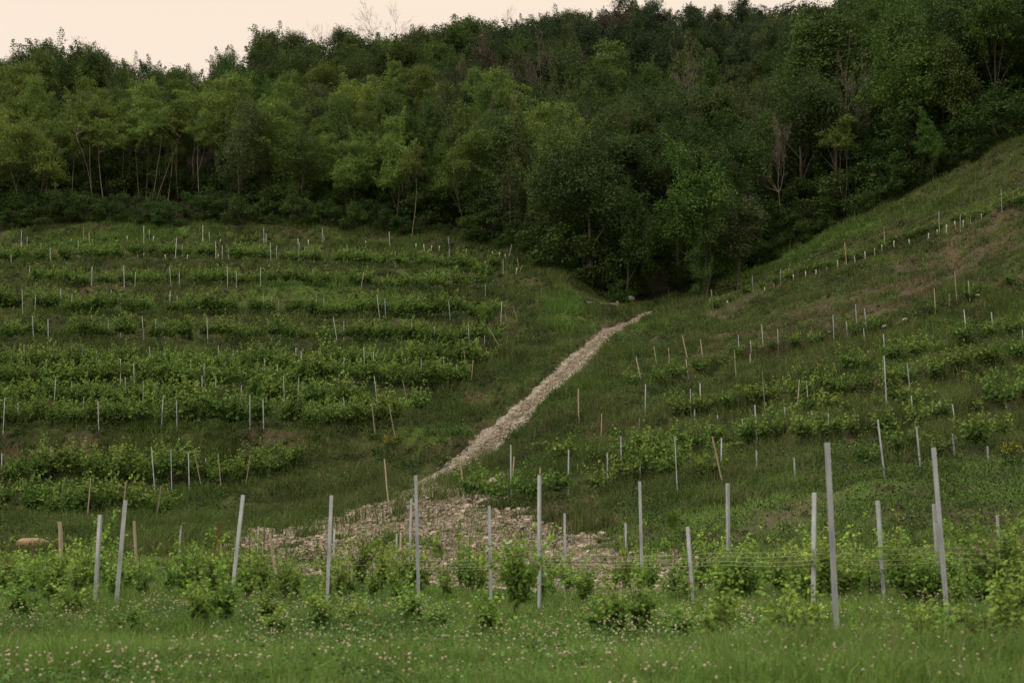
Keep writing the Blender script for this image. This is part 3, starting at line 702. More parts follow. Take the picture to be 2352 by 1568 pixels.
def tree_px(kind, px, pyb, pyt, wf=1.0, var=None, lab=None, Y=None):
    """a tree whose foot and top show at the given heights of the photo"""
    if Y is None:
        p = hit(px, pyb)
        X, Yy = p[0], p[1]
    else:
        X, Yy = float(at(px, pyb, Y)[0]), Y
    z = float(H(X, Yy)); zt = float(at(px, pyt, Yy)[2])
    return add_tree(kind, X, Yy, max(2.0, zt - z), wf, var=var, lab=lab)

# skyline and single trees one can name
for px, pt, Y, kind, wf, lab in [
  (118, 74, 236, 'oak', 1.15, 'broad dark oak-like tree, the widest on the left skyline'),
  (40, 104, 240, 'oak', .95, 'dark skyline tree at the far left corner of the ridge'),
  (195, 92, 238, 'oak', .9, 'dark tree leaning out at right of the broad left skyline tree'),
  (300, 126, 246, 'oak', .8, 'small dark skyline tree in the dip left of the sky gap'),
  (352, 134, 244, 'deep', .7, 'low dark skyline tree beside the lowest point of the sky gap'),
  (425, 148, 244, 'olive', .8, 'low feathery tree at the lowest point of the skyline'),
  (525, 108, 250, 'mid', .9, 'rounded green skyline tree left of the tall dark peak tree'),
  (625, 54, 262, 'oak', 1.05, 'tall dark tree forming the peak right of the sky gap'),
  (690, 76, 262, 'oak', .9, 'dark skyline tree just right of the tall peak tree'),
  (800, 64, 276, 'oak', .8, 'dark skyline tree left of the two bare fan-shaped trees'),
  (870, 78, 290, 'mid', .9, 'green tree below the two bare skyline trees'),
  (955, 58, 292, 'olive', .9, 'pale feathery skyline tree right of the two bare trees'),
  (1060, 36, 300, 'oak', 1.1, 'broad dark skyline tree near the middle of the ridge'),
  (1195, 38, 330, 'olive', .9, 'greyish skyline tree in the middle of the ridge'),
  (1262, 18, 330, 'oak', 1.2, 'massive dark tree on the middle of the ridge'),
  (1330, 24, 345, 'oak', 1.0, 'dark tree right of the massive ridge tree'),
  (1425, -4, 380, 'deep', 1.2, 'dark bluish tree touching the top of the photo'),
  (1510, 4, 400, 'deep', 1.3, 'bluish hilltop tree left of the dip in the far ridge'),
  (1585, 8, 405, 'deep', 1.1, 'far bluish tree on the hilltop ridge dip'),
  (1650, 16, 405, 'olive', 1.2, 'far greyish tree low on the hilltop ridge'),
  (1710, -2, 405, 'deep', 1.3, 'far bluish tree rising above the hilltop ridge'),
  (1775, 10, 405, 'deep', 1.2, 'far bluish tree just left of the last sky gap'),
  (1835, 22, 400, 'deep', 1.1, 'far tree beneath the last sky gap at right'),
  (1885, 2, 262, 'oak', .8, 'dark tree at right rim of the last sky gap')]:
    X = float(at(px, pt, Y)[0]); z = float(H(X, Y)); zt = float(at(px, pt, Y)[2])
    add_tree(kind, X, Y, max(7.0, zt - z), wf, lab=lab)
for px, pt, Y, wf, lab in [(865, 18, 294, .85, 'bare fan-shaped tree against the sky, left of a pair'), (902, 22, 294, .95, 'bare fan-shaped tree against the sky, right of a pair'),
                       (757, 50, 270, .7, 'thin bare tree standing against the sky beside dark crowns'), (1150, 10, 325, .7, 'bare pointed treetop above the middle ridge'), (598, 84, 260, .7, 'bare twiggy treetop at left of the peak tree')]:
    X = float(at(px, pt, Y)[0]); z = float(H(X, Y)); add_tree('bare', X, Y, float(at(px, pt, Y)[2]) - z, wf, lab=lab)
for a in [('pale', 385, 462, 235, .9, 0, 'pale-trunked tree standing left of the forked pale trunk'), ('pale', 438, 452, 228, 1.0, 1, 'tree with tall pale forked trunk at the left forest edge'),
          ('pale', 322, 455, 250, .9, 2, 'slender tree with pale stems in the left group of bare trunks'), ('pale', 350, 470, 245, .8, 3, 'thin pale-stemmed tree in the middle of the bare trunks'),
          ('pale', 130, 462, 270, .9, 1, 'slender pale trunk tree nearest the left corner'), ('pale', 212, 462, 262, 1.0, 3, 'pale multi-stemmed tree left of the bare trunk group'),
          ('pale', 240, 470, 268, .8, 0, 'thin pale tree just right of the multi-stemmed one'), ('pale', 165, 466, 268, .8, 2, 'thin leaning pale stem second from the left corner'), ('pale', 285, 464, 262, .75, 1, 'slender stem left of the pale group of bare trunks'), ('pale', 368, 458, 250, .6, 1, 'close thin stem behind the middle of the bare trunks'), ('pale', 408, 460, 240, .7, 3, 'pale stem between the two brightest bare trunks'), ('pale', 462, 466, 255, .8, 2, 'last pale stem at right of the bare trunk group'), ('pale', 335, 458, 258, .6, 0, 'thin twin stem inside the left group of bare trunks'), ('pale', 100, 468, 275, .8, 0, 'dim slender stem near the left corner of the wood'), ('pale', 945, 545, 330, .7, 0, 'thin straight pale trunk at the edge above the upper terraces'),
          ('pale', 1937, 492, 268, .75, 1, 'young forked tree with pale trunk above the right grass slope'), ('dead', 1390, 602, 250, .9, 0, 'brown leafless tree with long trunk at the gully mouth'),
          ('mid', 1372, 610, 265, .8, 1, 'green tree beside the long brown trunk at the gully mouth'),
          ('dead', 1155, 470, 215, .9, 1, 'grey-brown dead tree in the middle of the wood'), ('dead', 1435, 480, 235, .75, 2, 'slim grey dead tree above the gully'),
          ('dead', 1675, 480, 130, .8, 0, 'tall brown dead tree in the right part of the wood'), ('dead', 1250, 500, 250, .5, 2, 'narrow pale dead tree left of the gully'),
          ('dead', 1250, 330, 70, .6, 1, 'grey dead treetop high on the middle slope'), ('dead', 640, 400, 240, .6, 0, 'small dead tree in a dark hollow of the left wood'),
          ('fresh', 1310, 560, 255, .75, 0, 'bright green tree above the gully, left of the brown trunk'), ('fresh', 1010, 500, 295, .55, 2, 'rounded dark-topped bright tree at the centre forest edge'),
          ('olive', 1695, 668, 440, 1.0, 0, 'feathery tree on a bare trunk at right mouth of the gully'), ('fresh', 1625, 682, 330, .95, 0, 'leafy tree overhanging the right side of the track top'),
          ('mid', 1618, 690, 470, .7, 0, 'low leafy tree hanging over the right side of the dark hollow'), ('fresh', 2145, 420, 250, .7, 1, 'young tree with thin stem at the right forest edge'),
          ('dead', 1790, 560, 250, .55, 2, 'leafless tree with a bent pale trunk at right'), ('dead', 1975, 420, 110, .6, 1, 'pale forked dead trunk high in the right wood')]:
    tree_px(a[0], a[1], a[2], a[3], a[4], a[5], a[6])

# the rest of the wood
def fill_forest():
    rng = np.random.default_rng(21)
    pts = [(t['X'], t['Y'], t['w']) for t in TREES]
    cand = 12000
    Y = np.sqrt(rng.uniform(136 ** 2, 430 ** 2, cand)); X = rng.uniform(-.42, .42, cand) * Y
    o = np.argsort(Y); X, Y = X[o], Y[o]
    ey = edgeY(X, Y); Z = H(X, Y); px, py = proj(X, Y, Z)
    ridge = np.interp(px, *RIDGE)
    far = []
    for i in range(cand):
        if Y[i] < ey[i] + 3.0 or Y[i] > ridge[i] + 6: continue
        if px[i] < -120 or px[i] > 2470: continue
        sp = np.interp(Y[i], [140, 180, 260, 420], [4.0, 4.5, 5.8, 8.5])
        if any((X[i] - a) ** 2 + (Y[i] - b) ** 2 < (sp if w > 2 else sp * .7) ** 2 for a, b, w in pts): continue
        r = rng.random(); e = Y[i] - ey[i]; p = px[i]
        if 80 < p < 480 and e < 15: continue
        if 1440 < p < 1545 and e < 17: continue
        if p > 1500 and e < 4.5: continue
        if p < 1020:
            if Y[i] < 212 + 12 * (fbm(X[i] * .05, 3, 5) - .5): kind = 'locust' if r < .66 else 'mid' if r < .84 else 'fresh' if r < .93 else 'olive'
            else: kind = 'oak' if r < .45 else 'mid' if r < .72 else 'deep' if r < .8 else 'olive' if r < .9 else 'locust'
        elif p < 1500:
            if Y[i] < 190: kind = 'mid' if r < .28 else 'locust' if r < .50 else 'fresh' if r < .58 else 'oak' if r < .80 else 'dead' if r < .9 else 'olive'
            elif Y[i] < 290: kind = 'oak' if r < .28 else 'mid' if r < .55 else 'locust' if r < .72 else 'olive' if r < .84 else 'dead' if r < .96 else 'deep'
            else: kind = 'deep' if r < .5 else 'oak' if r < .7 else 'olive' if r < .9 else 'dead'
        else:
            if Y[i] > 290: kind = 'deep' if r < .65 else 'oak' if r < .8 else 'olive'
            elif p > 2020: kind = 'fresh' if r < .48 else 'mid' if r < .85 else 'oak'
            else: kind = 'mid' if r < .30 else 'oak' if r < .52 else 'fresh' if r < .72 else 'olive' if r < .88 else 'dead'
        if 1415 < p < 1565 and 6 < e < 80: kind = 'canopy'
        h = rng.uniform(.72, 1.22) * np.interp(Y[i], [140, 170, 300], [12.5, 13.0, 12.5])
        if p > 1900: h *= 1.35
        if 1250 < p < 1700: h *= 1.15
        if kind == 'dead': h *= .95
        if kind == 'canopy': h = rng.uniform(16, 19)
        skz = float(at(p, np.interp(p, SX, SY) + 12, Y[i])[2]) - Z[i]
        if skz < 5.5: continue
        h = min(h, skz)
        pts.append((X[i], Y[i], h * .33))
        far.append((kind, X[i], Y[i], h, float(rng.uniform(.60, 1.05))))
    return far
FOREST = fill_forest()
ONES = 'zeroth first second third fourth fifth sixth seventh eighth ninth tenth eleventh twelfth thirteenth fourteenth fifteenth sixteenth seventeenth eighteenth nineteenth'.split()
TENS = {2: ('twenty', 'twentieth'), 3: ('thirty', 'thirtieth'), 4: ('forty', 'fortieth'), 5: ('fifty', 'fiftieth'), 6: ('sixty', 'sixtieth'), 7: ('seventy', 'seventieth'), 8: ('eighty', 'eightieth'), 9: ('ninety', 'ninetieth')}
def nth(n):
    if n < 20: return ONES[n]
    t, u = divmod(n, 10)
    return TENS[t][1] if u == 0 else TENS[t][0] + '-' + ONES[u]

# nearest trees one by one, the farthest ridge wood as one mass
FOREST.sort(key=lambda f: f[2])
NT = 430 - len(TREES)
for k, X, Y, h, wf in FOREST[:NT]: add_tree(k, X, Y, h, wf * (1.25 if k == "canopy" else 1), RNG)
def far_wood(rest):
    rng = np.random.default_rng(31); mb = MB(); cache = {}
    tint = dict(oak=(.042, .068, .019), deep=(.042, .066, .028), mid=(.066, .105, .025), locust=(.10, .14, .035), fresh=(.072, .13, .025), olive=(.084, .102, .038), dead=(.08, .065, .05))  # the bluish entry has the haze of distance mixed into its colour
    for k, X, Y, h, wf in rest:
        kk = 'olive' if k == 'dead' else k
        v = int(rng.integers(len(K[kk]))); me = K[kk][v][1][1]
        if me.name not in cache:
            a = np.empty(len(me.vertices) * 3, np.float32); me.vertices.foreach_get('co', a); cache[me.name] = a.reshape(-1, 4, 3)
        q = cache[me.name][::2] * 1.0
        ctr = q.mean(1, keepdims=True); q = ctr + (q - ctr) * 1.35
        s = h / TOPH[kk][v]; a = rng.uniform(0, 2 * PI); ca, sa = math.cos(a), math.sin(a)
        V = np.stack([(q[..., 0] * ca - q[..., 1] * sa) * s * wf + X, (q[..., 0] * sa + q[..., 1] * ca) * s * wf + Y, q[..., 2] * s + float(H(X, Y))], -1)
        c = np.array(tint.get(k, (.042, .068, .019))) * rng.uniform(.75, 1.25) * rng.uniform(.6, 1.4, (len(V), 1))
        mb.add(V.reshape(-1, 3), np.arange(len(V) * 4).reshape(-1, 4), np.repeat(c, 4, 0))
    o = obj('distant_wood', mb.mesh('distant_wood', M['grass']), kind='stuff'); o['label'] = 'far wood on the upper hill behind the nearer trees'
if len(FOREST) > NT: far_wood(FOREST[NT:])
print('trees', len(TREES), 'far', max(0, len(FOREST) - NT))

# shrubs along the foot of the wood
SHR = []
def shrub_line(pts, step, hmin, hmax, back, rng):
    W = np.array([hit(*p) for p in pts]); d = np.r_[0, np.cumsum(np.linalg.norm(np.diff(W[:, :2], axis=0), axis=1))]
    s = step * .3
    while s < d[-1]:
        X = np.interp(s, d, W[:, 0]) + rng.normal(0, .4); Y = np.interp(s, d, W[:, 1]) + back + rng.uniform(-.6, .9)
        if track_d(np.array(X), np.array(Y)) > 1.8 and not 1425 < float(proj(X, Y, float(H(X, Y)))[0]) < 1555:
            h = rng.uniform(hmin, hmax); v = int(rng.integers(5)); z = float(H(X, Y))
            o = thing('shrub', (X, Y, z - .1), K['shrub'][v], rng.uniform(0, 6.28), (h / 4 * rng.uniform(.9, 1.3),) * 2 + (h / 4,))
            SHR.append((float(proj(X, Y, z)[0]), float(Y), h, o))
        s += step * rng.uniform(.75, 1.3)
rg = np.random.default_rng(41)
ed = [(x, y + 1) for x, y in EDGE if 0 <= x <= 2352]
shrub_line([p for p in ed if p[0] <= 900], 3.4, 2.4, 3.8, 1.6, rg)
shrub_line([p for p in ed if p[0] <= 900], 4.0, 3.0, 4.4, 4.6, rg)
shrub_line([p for p in ed if 900 <= p[0] <= 1440], 3.2, 1.6, 3.2, 1.4, rg)
shrub_line([p for p in ed if 1540 <= p[0] <= 2352], 3.4, 1.8, 3.4, 1.6, rg)
def understory(n, rng):
    P = []
    Y = np.sqrt(rng.uniform(136 ** 2, 215 ** 2, 9000)); X = rng.uniform(-.40, .40, 9000) * Y; e = Y - edgeY(X, Y)
    for x, y, d in zip(X, Y, e):
        if len(P) >= n: break
        if d < 2.5 or d > 26 or any((x - a) ** 2 + (y - b) ** 2 < 8.0 for a, b in P): continue
        u = x / y
        if .082 < u < .115: continue
        if u < -.03 and d < 6 or (-.34 < u < -.21 and d < 15): continue
        P.append((x, y)); h = rng.uniform(2.4, 6.0); v = int(rng.integers(5)); z = float(H(x, y))
        o = thing('shrub', (x, y, z - .1), K['shrub'][v], rng.uniform(0, 6.28), (h / 4 * rng.uniform(.9, 1.25),) * 2 + (h / 4,))
        SHR.append((float(proj(x, y, z)[0]), float(y), h, o))
understory(210, rg)
SHR.sort(key=lambda s: s[0]); zc = {}
for px, Y, h, o in SHR:
    z = 'left of the central dip' if px < 700 else 'beside the gully' if px < 1500 else 'above the right grass slope'
    sz = 'tall' if h > 3.6 else 'middling' if h > 2.6 else 'low'
    zc[(z, sz)] = zc.get((z, sz), 0) + 1
    tag(o, f'{sz} dark shrub at wood edge {z}, {nth(zc[(z, sz)])} {sz} one from left', 'shrub', 'shrubs along the foot of the wood')

zc = {}
def zone(t):
    e = t['Y'] - float(edgeY(np.array(t['X']), np.array(t['Y'])))
    if t['px'] < 1250: return 'along the edge above left terraces' if e < 12 else 'in the middle of left wood' if t['Y'] < 230 else 'high on the left hill'
    if t['px'] < 1600: return 'low in the gully wood' if t['Y'] < 175 else 'up the gully wood'
    return 'along the right wood edge' if e < 12 else 'inside the right wood'
for t in sorted(TREES, key=lambda t: t['px']):
    if t['lab'] is None:
        z = zone(t); d = INFO[t['k']][1]; zc[(z, d)] = zc.get((z, d), 0) + 1
        t['lab'] = f'{d} {z}, {nth(zc[(z, d)])} such from the left'
    tag(t['o'], t['lab'], 'shrub' if t['k'] == 'shrub' else 'tree', 'trees of the wooded hill')

# ------------------------------------------------------------------ posts
def steel_mesh():
    mb = MB(); w, d, th = .030, .022, .004
    pr = np.array([(-w, -d), (w, -d), (w, d), (w - .012, d), (w - .012, d - th), (w - th, d - th), (w - th, -d + th), (-w + th, -d + th), (-w + th, d - th), (-w + .012, d - th), (-w + .012, d), (-w, d)])
    n = len(pr); zs = np.array([-.12, .2, .5, .8, 1.0]); V = np.concatenate([np.c_[pr, np.full(n, z)] for z in zs])
    i = np.arange(n); j = (i + 1) % n
    mb.add(V, np.concatenate([np.stack([k * n + i, k * n + j, (k + 1) * n + j, (k + 1) * n + i], 1) for k in range(4)]))
    o = 4 * n
    mb.f.append(np.array([[o + 0, o + 1, o + 6, o + 7], [o + 1, o + 2, o + 5, o + 6], [o + 2, o + 3, o + 4, o + 5], [o + 11, o + 0, o + 7, o + 8], [o + 10, o + 11, o + 8, o + 9]]))
    for z in np.arange(.18, .98, .065):      # wire hooks punched from both edges
        for s in (-1, 1):
            x = s * w; b = np.array([(x, -d - .0005, z), (x + s * .007, -d - .0005, z + .004), (x + s * .007, -d + .012, z + .004), (x, -d + .012, z)]); b2 = b + [0, 0, .006]
            mb.add(np.r_[b, b2], [(0, 1, 2, 3), (7, 6, 5, 4), (0, 4, 5, 1), (1, 5, 6, 2), (2, 6, 7, 3)])
    return mb.mesh('steel_post', M['steel'])
def wood_mesh(seed, m, r=.045):
    rng = np.random.default_rng(seed); mb = MB(); n = 8; zs = np.linspace(-.12, 1, 9); a = np.arange(n) * 2 * PI / n
    rad = r * rng.uniform(.7, 1.2, n); V = []; off = np.cumsum(rng.normal(0, .004, (9, 2)), 0)
    for k, z in enumerate(zs):
        rr = rad * (1.08 - .16 * z) * rng.uniform(.94, 1.06, n)
        V.append(np.c_[rr * np.cos(a) + off[k, 0], rr * np.sin(a) * .8 + off[k, 1], z + (rng.uniform(-.012, .012, n) if k == 8 else 0 * a)])
    i = np.arange(n); j = (i + 1) % n
    mb.add(np.concatenate(V), np.concatenate([np.stack([k * n + i, k * n + j, (k + 1) * n + j, (k + 1) * n + i], 1) for k in range(8)]))
    o = 8 * n; mb.f.append(np.array([[o + q for q in range(n)]]))
    return mb.mesh('wooden_post', M[m])
STEEL = steel_mesh(); WOOD = [wood_mesh(s, 'wood') for s in range(4)]; OLD = [wood_mesh(10 + s, 'oldwood', .040) for s in range(4)]; RUST = wood_mesh(30, 'rust', .035)

Z = {4: (0, 488.1, .3418), 5: (775.2, 488.1, .3418), 6: (1548.1, 488.1, .3418), 3: (1548.1, 0, .3418), 7: (0, 994, .3662), 8: (775.2, 994, .3662), 9: (1548.1, 994, .3662), 0: (0, 0, 1)}
def cv(z, s):
    x0, y0, k = Z[z]; out = []
    for it in s.split():
        p = it.split(','); ty = p[4] if len(p) > 4 else 'm'
        a, b, c, d = (float(q) for q in p[:4]); out.append((x0 + a * k, y0 + b * k, x0 + c * k, y0 + d * k, ty))
    return out
PL = {}
def rows(key, *parts): PL[key] = [q for z, s in parts for q in cv(z, s)]
rows(11, (4, '147,120,140,232 183,158,183,205 563,98,563,160,w 598,135,603,208,w 967,88,967,197 1004,115,1004,192 1363,85,1362,195 1407,132,1407,195 1772,100,1773,207 1789,142,1789,205 2166,106,2167,205 2178,150,2178,205'),
     (5, '346,127,352,245 743,160,755,258 1172,212,1148,320,w'))
rows(10, (4, '5,262,5,300 75,283,75,345 275,205,278,310 337,237,342,342 526,187,523,318 595,225,592,305 967,175,967,290 1188,172,1178,310 1224,217,1226,300 1449,192,1450,323 1493,222,1495,318 1536,230,1536,315 1816,203,1820,327 1860,222,1860,325 2012,200,2005,328 2050,232,2045,340 2106,248,2111,340 2334,220,2335,348'),
     (5, '388,262,388,372 750,250,752,380 1113,315,1113,410 1208,307,1218,375,o 1242,355,1222,405,w'))
rows(9, (4, '201,357,188,487 256,380,257,440 618,360,614,500 710,395,706,420 831,357,836,502 911,398,906,500 1140,363,1150,506 1205,395,1204,505 1528,365,1530,506 1588,395,1588,505 1751,365,1750,500 2103,380,2104,495'),
     (5, '177,400,157,518 552,430,553,497 596,455,596,500 960,457,960,505 993,480,995,560 1366,505,1373,575,o'))
rows(8, (4, '148,517,153,675 240,550,234,672 409,510,408,668 484,547,482,590 748,517,750,620 808,547,812,682 880,572,880,610 1145,527,1140,620 1190,553,1190,685 1397,535,1390,680 1449,553,1447,660 1770,545,1774,690 1827,565,1827,695 1872,583,1873,695 2125,553,2126,690 2176,572,2179,705 95,630,82,675,o'),
     (5, '267,562,285,720 318,578,324,718 349,605,352,650 699,572,712,645 747,592,757,720 890,615,890,660 1104,597,1097,747 1125,672,1137,738,o 1180,627,1209,750,o'))
rows(7, (4, '217,692,226,862 324,715,324,860 613,690,637,850 728,718,727,855 810,745,810,850 957,697,967,865 1046,715,1046,865 1106,742,1107,860 1390,700,1397,873 1463,725,1463,780 1798,713,1812,862 1884,720,1884,830 2240,702,2266,870 2310,730,2312,860'),
     (5, '437,718,460,890 497,735,502,880 650,760,655,800 670,860,677,905,o 879,752,888,917 988,828,988,905 1017,778,1083,938,o 1144,832,1132,945,o'))
rows(6, (4, '164,885,162,1080 256,915,258,1050 553,893,552,1085 646,928,645,1060 1001,898,1021,1083 1107,922,1110,1080 1467,892,1476,1075 1567,922,1563,1020 1989,907,1985,950 2023,930,2026,1090'),
     (5, '176,905,182,1060 241,935,247,1100 289,970,289,1020 668,903,675,1005 710,965,717,1080,o 770,970,772,1030 850,930,868,1110,o 912,990,900,1120,w 799,1018,814,1218,w'))
rows(5, (4, '309,985,313,1180 416,1020,417,1170 809,985,810,1185 899,1013,904,1185 1279,988,1289,1180 1371,1010,1374,1080 1776,980,1782,1145 1866,1012,1864,1160 2312,973,2308,1130'),
     (5, '563,987,563,1170 603,1115,608,1195'))
rows(4, (4, '374,1103,361,1312 482,1132,473,1315 520,1137,520,1200,o 840,1105,848,1327 965,1130,958,1320 1044,1145,1044,1190 1359,1095,1358,1300 1450,1115,1447,1220 1622,1160,1614,1325 1905,1097,1912,1307 2009,1107,2000,1310'),
     (5, '246,1095,272,1327 437,1127,480,1330,o 558,1170,560,1327,o 392,1240,396,1335,o 97,1120,92,1310,o'))
rows(3, (4, '32,1243,20,1488 118,1273,130,1400 564,1235,548,1445 664,1270,664,1468 1100,1227,1083,1463 1187,1260,1189,1475 1680,1225,1680,1457 1767,1252,1771,1470 2308,1245,2336,1478'),
     (5, '230,1283,255,1502,o 346,1287,390,1515,o'))
rows(2, (7, '12,127,12,300 323,83,314,310 450,98,450,235 683,143,683,215 952,87,971,362 1070,103,1077,363 1183,127,1187,362 1220,112,1267,357,o 1289,153,1290,235 1366,135,1387,358,o 1570,140,1540,345,o 1692,157,1678,297,o'))
rows(1, (7, '399,293,372,512,o 568,280,545,560,o 788,303,760,572,o 1012,335,978,560,o'))
rows('fore', (7, '375,557,395,1010,w 633,513,595,1085 782,420,725,1117 848,552,862,830,w 1133,580,1117,850 1372,563,1355,860,r 1385,672,1395,800,o 1525,388,1450,1063 1622,585,1617,760 1690,628,1735,910,w 2013,660,2040,800,w 2075,390,2050,1070 2097,600,2095,775'),
     (8, '489,265,510,1090 462,412,447,960 371,630,370,820 397,625,395,880,w 952,455,962,1060 1266,265,1266,1128 1423,503,1430,1003 1805,563,1822,945 1895,303,1913,1000'),
     (9, '88,587,125,1080 337,315,345,1070 886,372,875,1150 962,60,1020,1240 1275,423,1325,1105 1625,92,1715,1170 1630,443,1668,1080 2025,513,2050,860'))
rows('low right', (8, '296,165,325,475,w 770,153,800,460,w 1087,75,1089,450 1107,147,1098,290,w 1450,105,1448,402 1505,193,1505,260,w 1693,122,1692,290 1776,20,1782,308 1897,190,1897,330 2114,28,2133,385 1272,217,1270,330,w'),
     (9, '240,22,315,355,w 299,30,295,270 516,107,519,235 752,155,760,330 1747,5,1760,140 1965,83,1970,180'), (0, '2016,963,2033,1104 2106,979,2115,1081'))
rows('middle right', (5, '1620,1187,1623,1420,w 1775,1348,1773,1565,w 2008,967,2045,1145,w 2126,900,2147,1030,w 2225,910,2233,1025,w 2070,1153,2067,1380 2025,1377,2030,1485,o'),
     (6, '405,923,418,1110,w 513,950,515,1040,w 58,825,92,990,w 80,985,97,1115 178,853,195,990,w 1408,817,1418,940 1415,960,1432,1365 1567,1010,1590,1225 1595,1230,1610,1430 1952,650,1970,860 2133,670,2150,830 2338,790,2350,940 590,1065,612,1355,o 845,1123,832,1310,w 890,1130,902,1300 110,1185,115,1380 175,1145,180,1340 138,1323,140,1455 291,1358,297,1440 458,1383,460,1440 543,1290,560,1567 744,1305,747,1432 922,1330,925,1440 1040,1347,1040,1500 1790,1265,1803,1390 1872,1287,1897,1468'))
rows('brown slope', (6, '587,753,602,935 698,782,700,925 432,820,440,1000 515,858,520,950 1068,685,1077,890 1159,733,1167,850 1218,617,1230,805 1280,642,1295,790 1272,777,1285,905 1750,510,1758,690,w 1848,547,1852,630,w 1886,395,1902,610,w 1980,460,1990,600,w'))
rows('top right', (6, '250,517,263,650,w 525,425,533,555 716,380,717,480 767,367,775,467,w 1147,200,1160,350,w 1413,117,1418,255,w'), (3, '1780,1420,1785,1567 2197,1272,2205,1425 1922,1440,1925,1560'))
RN = {11: 'topmost terrace row', 10: 'second terrace row from the top', 9: 'third terrace row from the top', 8: 'fourth terrace row from the top', 7: 'fifth terrace row from the top',
      6: 'sixth terrace row from the top', 5: 'fourth terrace row above the dark bank', 4: 'second terrace row above the dark bank', 3: 'terrace row just above the dark bank', 2: 'row just below the dark bank', 1: 'lowest row at the left meadow',
      'fore': 'foreground vineyard', 'low right': 'lowest part of right slope', 'middle right': 'green middle of right slope', 'brown slope': 'brown strip of right slope', 'top right': 'topmost row of right slope'}
RN[5] = 'third terrace row above the dark bank'
DESC = dict(m=('metal_post', 'grey steel post', 'post'), w=('wooden_post', 'pale wooden post', 'post'), o=('wooden_post', 'weathered grey-brown wooden post', 'post'), r=('iron_post', 'rusty brown iron post', 'post'))
POSTX = {}
def put_posts():
    rng = np.random.default_rng(51)
    for key, L in PL.items():
        L.sort(key=lambda q: q[2]); cnt = {}; tot = {}
        for q in L: tot[q[4]] = tot.get(q[4], 0) + 1
        POSTX[key] = []
        for xt, yt, xb, yb, ty in L:
            b = hit(xb, yb)
            if isinstance(key, int):          # stands in its row: keep the row's distance when the ray slips past the bench edge
                rY = float(row_at(key, xb)[1]); Yb = float(np.clip(b[1], rY - 1.5, rY + 2.5))
                x, y, z = at(xb, yb, Yb); b = np.array([x, y, H(x, y)])
            t = np.array(at(xt, yt, b[1])); t[1] += rng.normal(0, .04)
            v = Vector(t - b); h = v.length
            if v.z < .25: v.z = .4; h = v.length
            n, d, c = DESC[ty]
            me = STEEL if ty == 'm' else RUST if ty == 'r' else (WOOD if ty == 'w' else OLD)[int(rng.integers(4))]
            o = obj(n, me, loc=b); o.rotation_mode = 'QUATERNION'
            o.rotation_quaternion = Vector((0, 0, 1)).rotation_difference(v) @ Matrix.Rotation(rng.normal(0, .5), 3, 'Z').to_quaternion()
            wf = float(np.interp(b[1], [20, 90, 160], [.86, .72, .85])); o.scale = (wf, wf, h)
            cnt[ty] = cnt.get(ty, 0) + 1
            lean = (xt - xb) / max(1, yb - yt); how = ', leaning right' if lean > .13 else ', leaning left' if lean < -.13 else ''
            only = f'only {d} in the {RN[key]}' if tot[ty] == 1 else f'{d}, {nth(cnt[ty])} from left in the {RN[key]}'
            tag(o, only if len((only + how).split()) > 16 else only + how, c, 'trellis posts of the vineyard')
            POSTX[key].append((xb, d, cnt[ty]))
put_posts()

# ------------------------------------------------------------------ grapevines
ang = np.array([-150, -118, -95, -70, -48, -25, 0, 25, 48, 70, 95, 118, 150]) * PI / 180 + PI / 2
rad = np.array([.62, .86, .66, 1.0, .72, .98, 1.18, .98, .72, 1.0, .66, .86, .62])
LO = np.c_[rad * np.cos(ang), rad * np.sin(ang)] * .5
def lobed(mb, p, nrm, tip, s, rng, c):
    n = len(p); t = norm(tip - (tip * nrm).sum(1, keepdims=True) * nrm); b = np.cross(t, nrm)
    o = np.r_[[[0, -.12]], LO]; r2 = (o ** 2).sum(1); cup = rng.uniform(-.9, .5, (n, 1))
    V = p[:, None] + s[:, None, None] * (o[None, :, :1] * b[:, None] + (o[None, :, 1:] + .2) * t[:, None] + (cup * r2[None])[..., None] * nrm[:, None] - .18 * np.abs(o[None, :, :1]) * nrm[:, None])
    m = len(o); f = np.array([(0, i, i + 1) for i in range(1, m - 1)])
    mb.add(V.reshape(-1, 3), (np.arange(n)[:, None, None] * m + f[None]).reshape(-1, 3), np.repeat(c, m, 0))
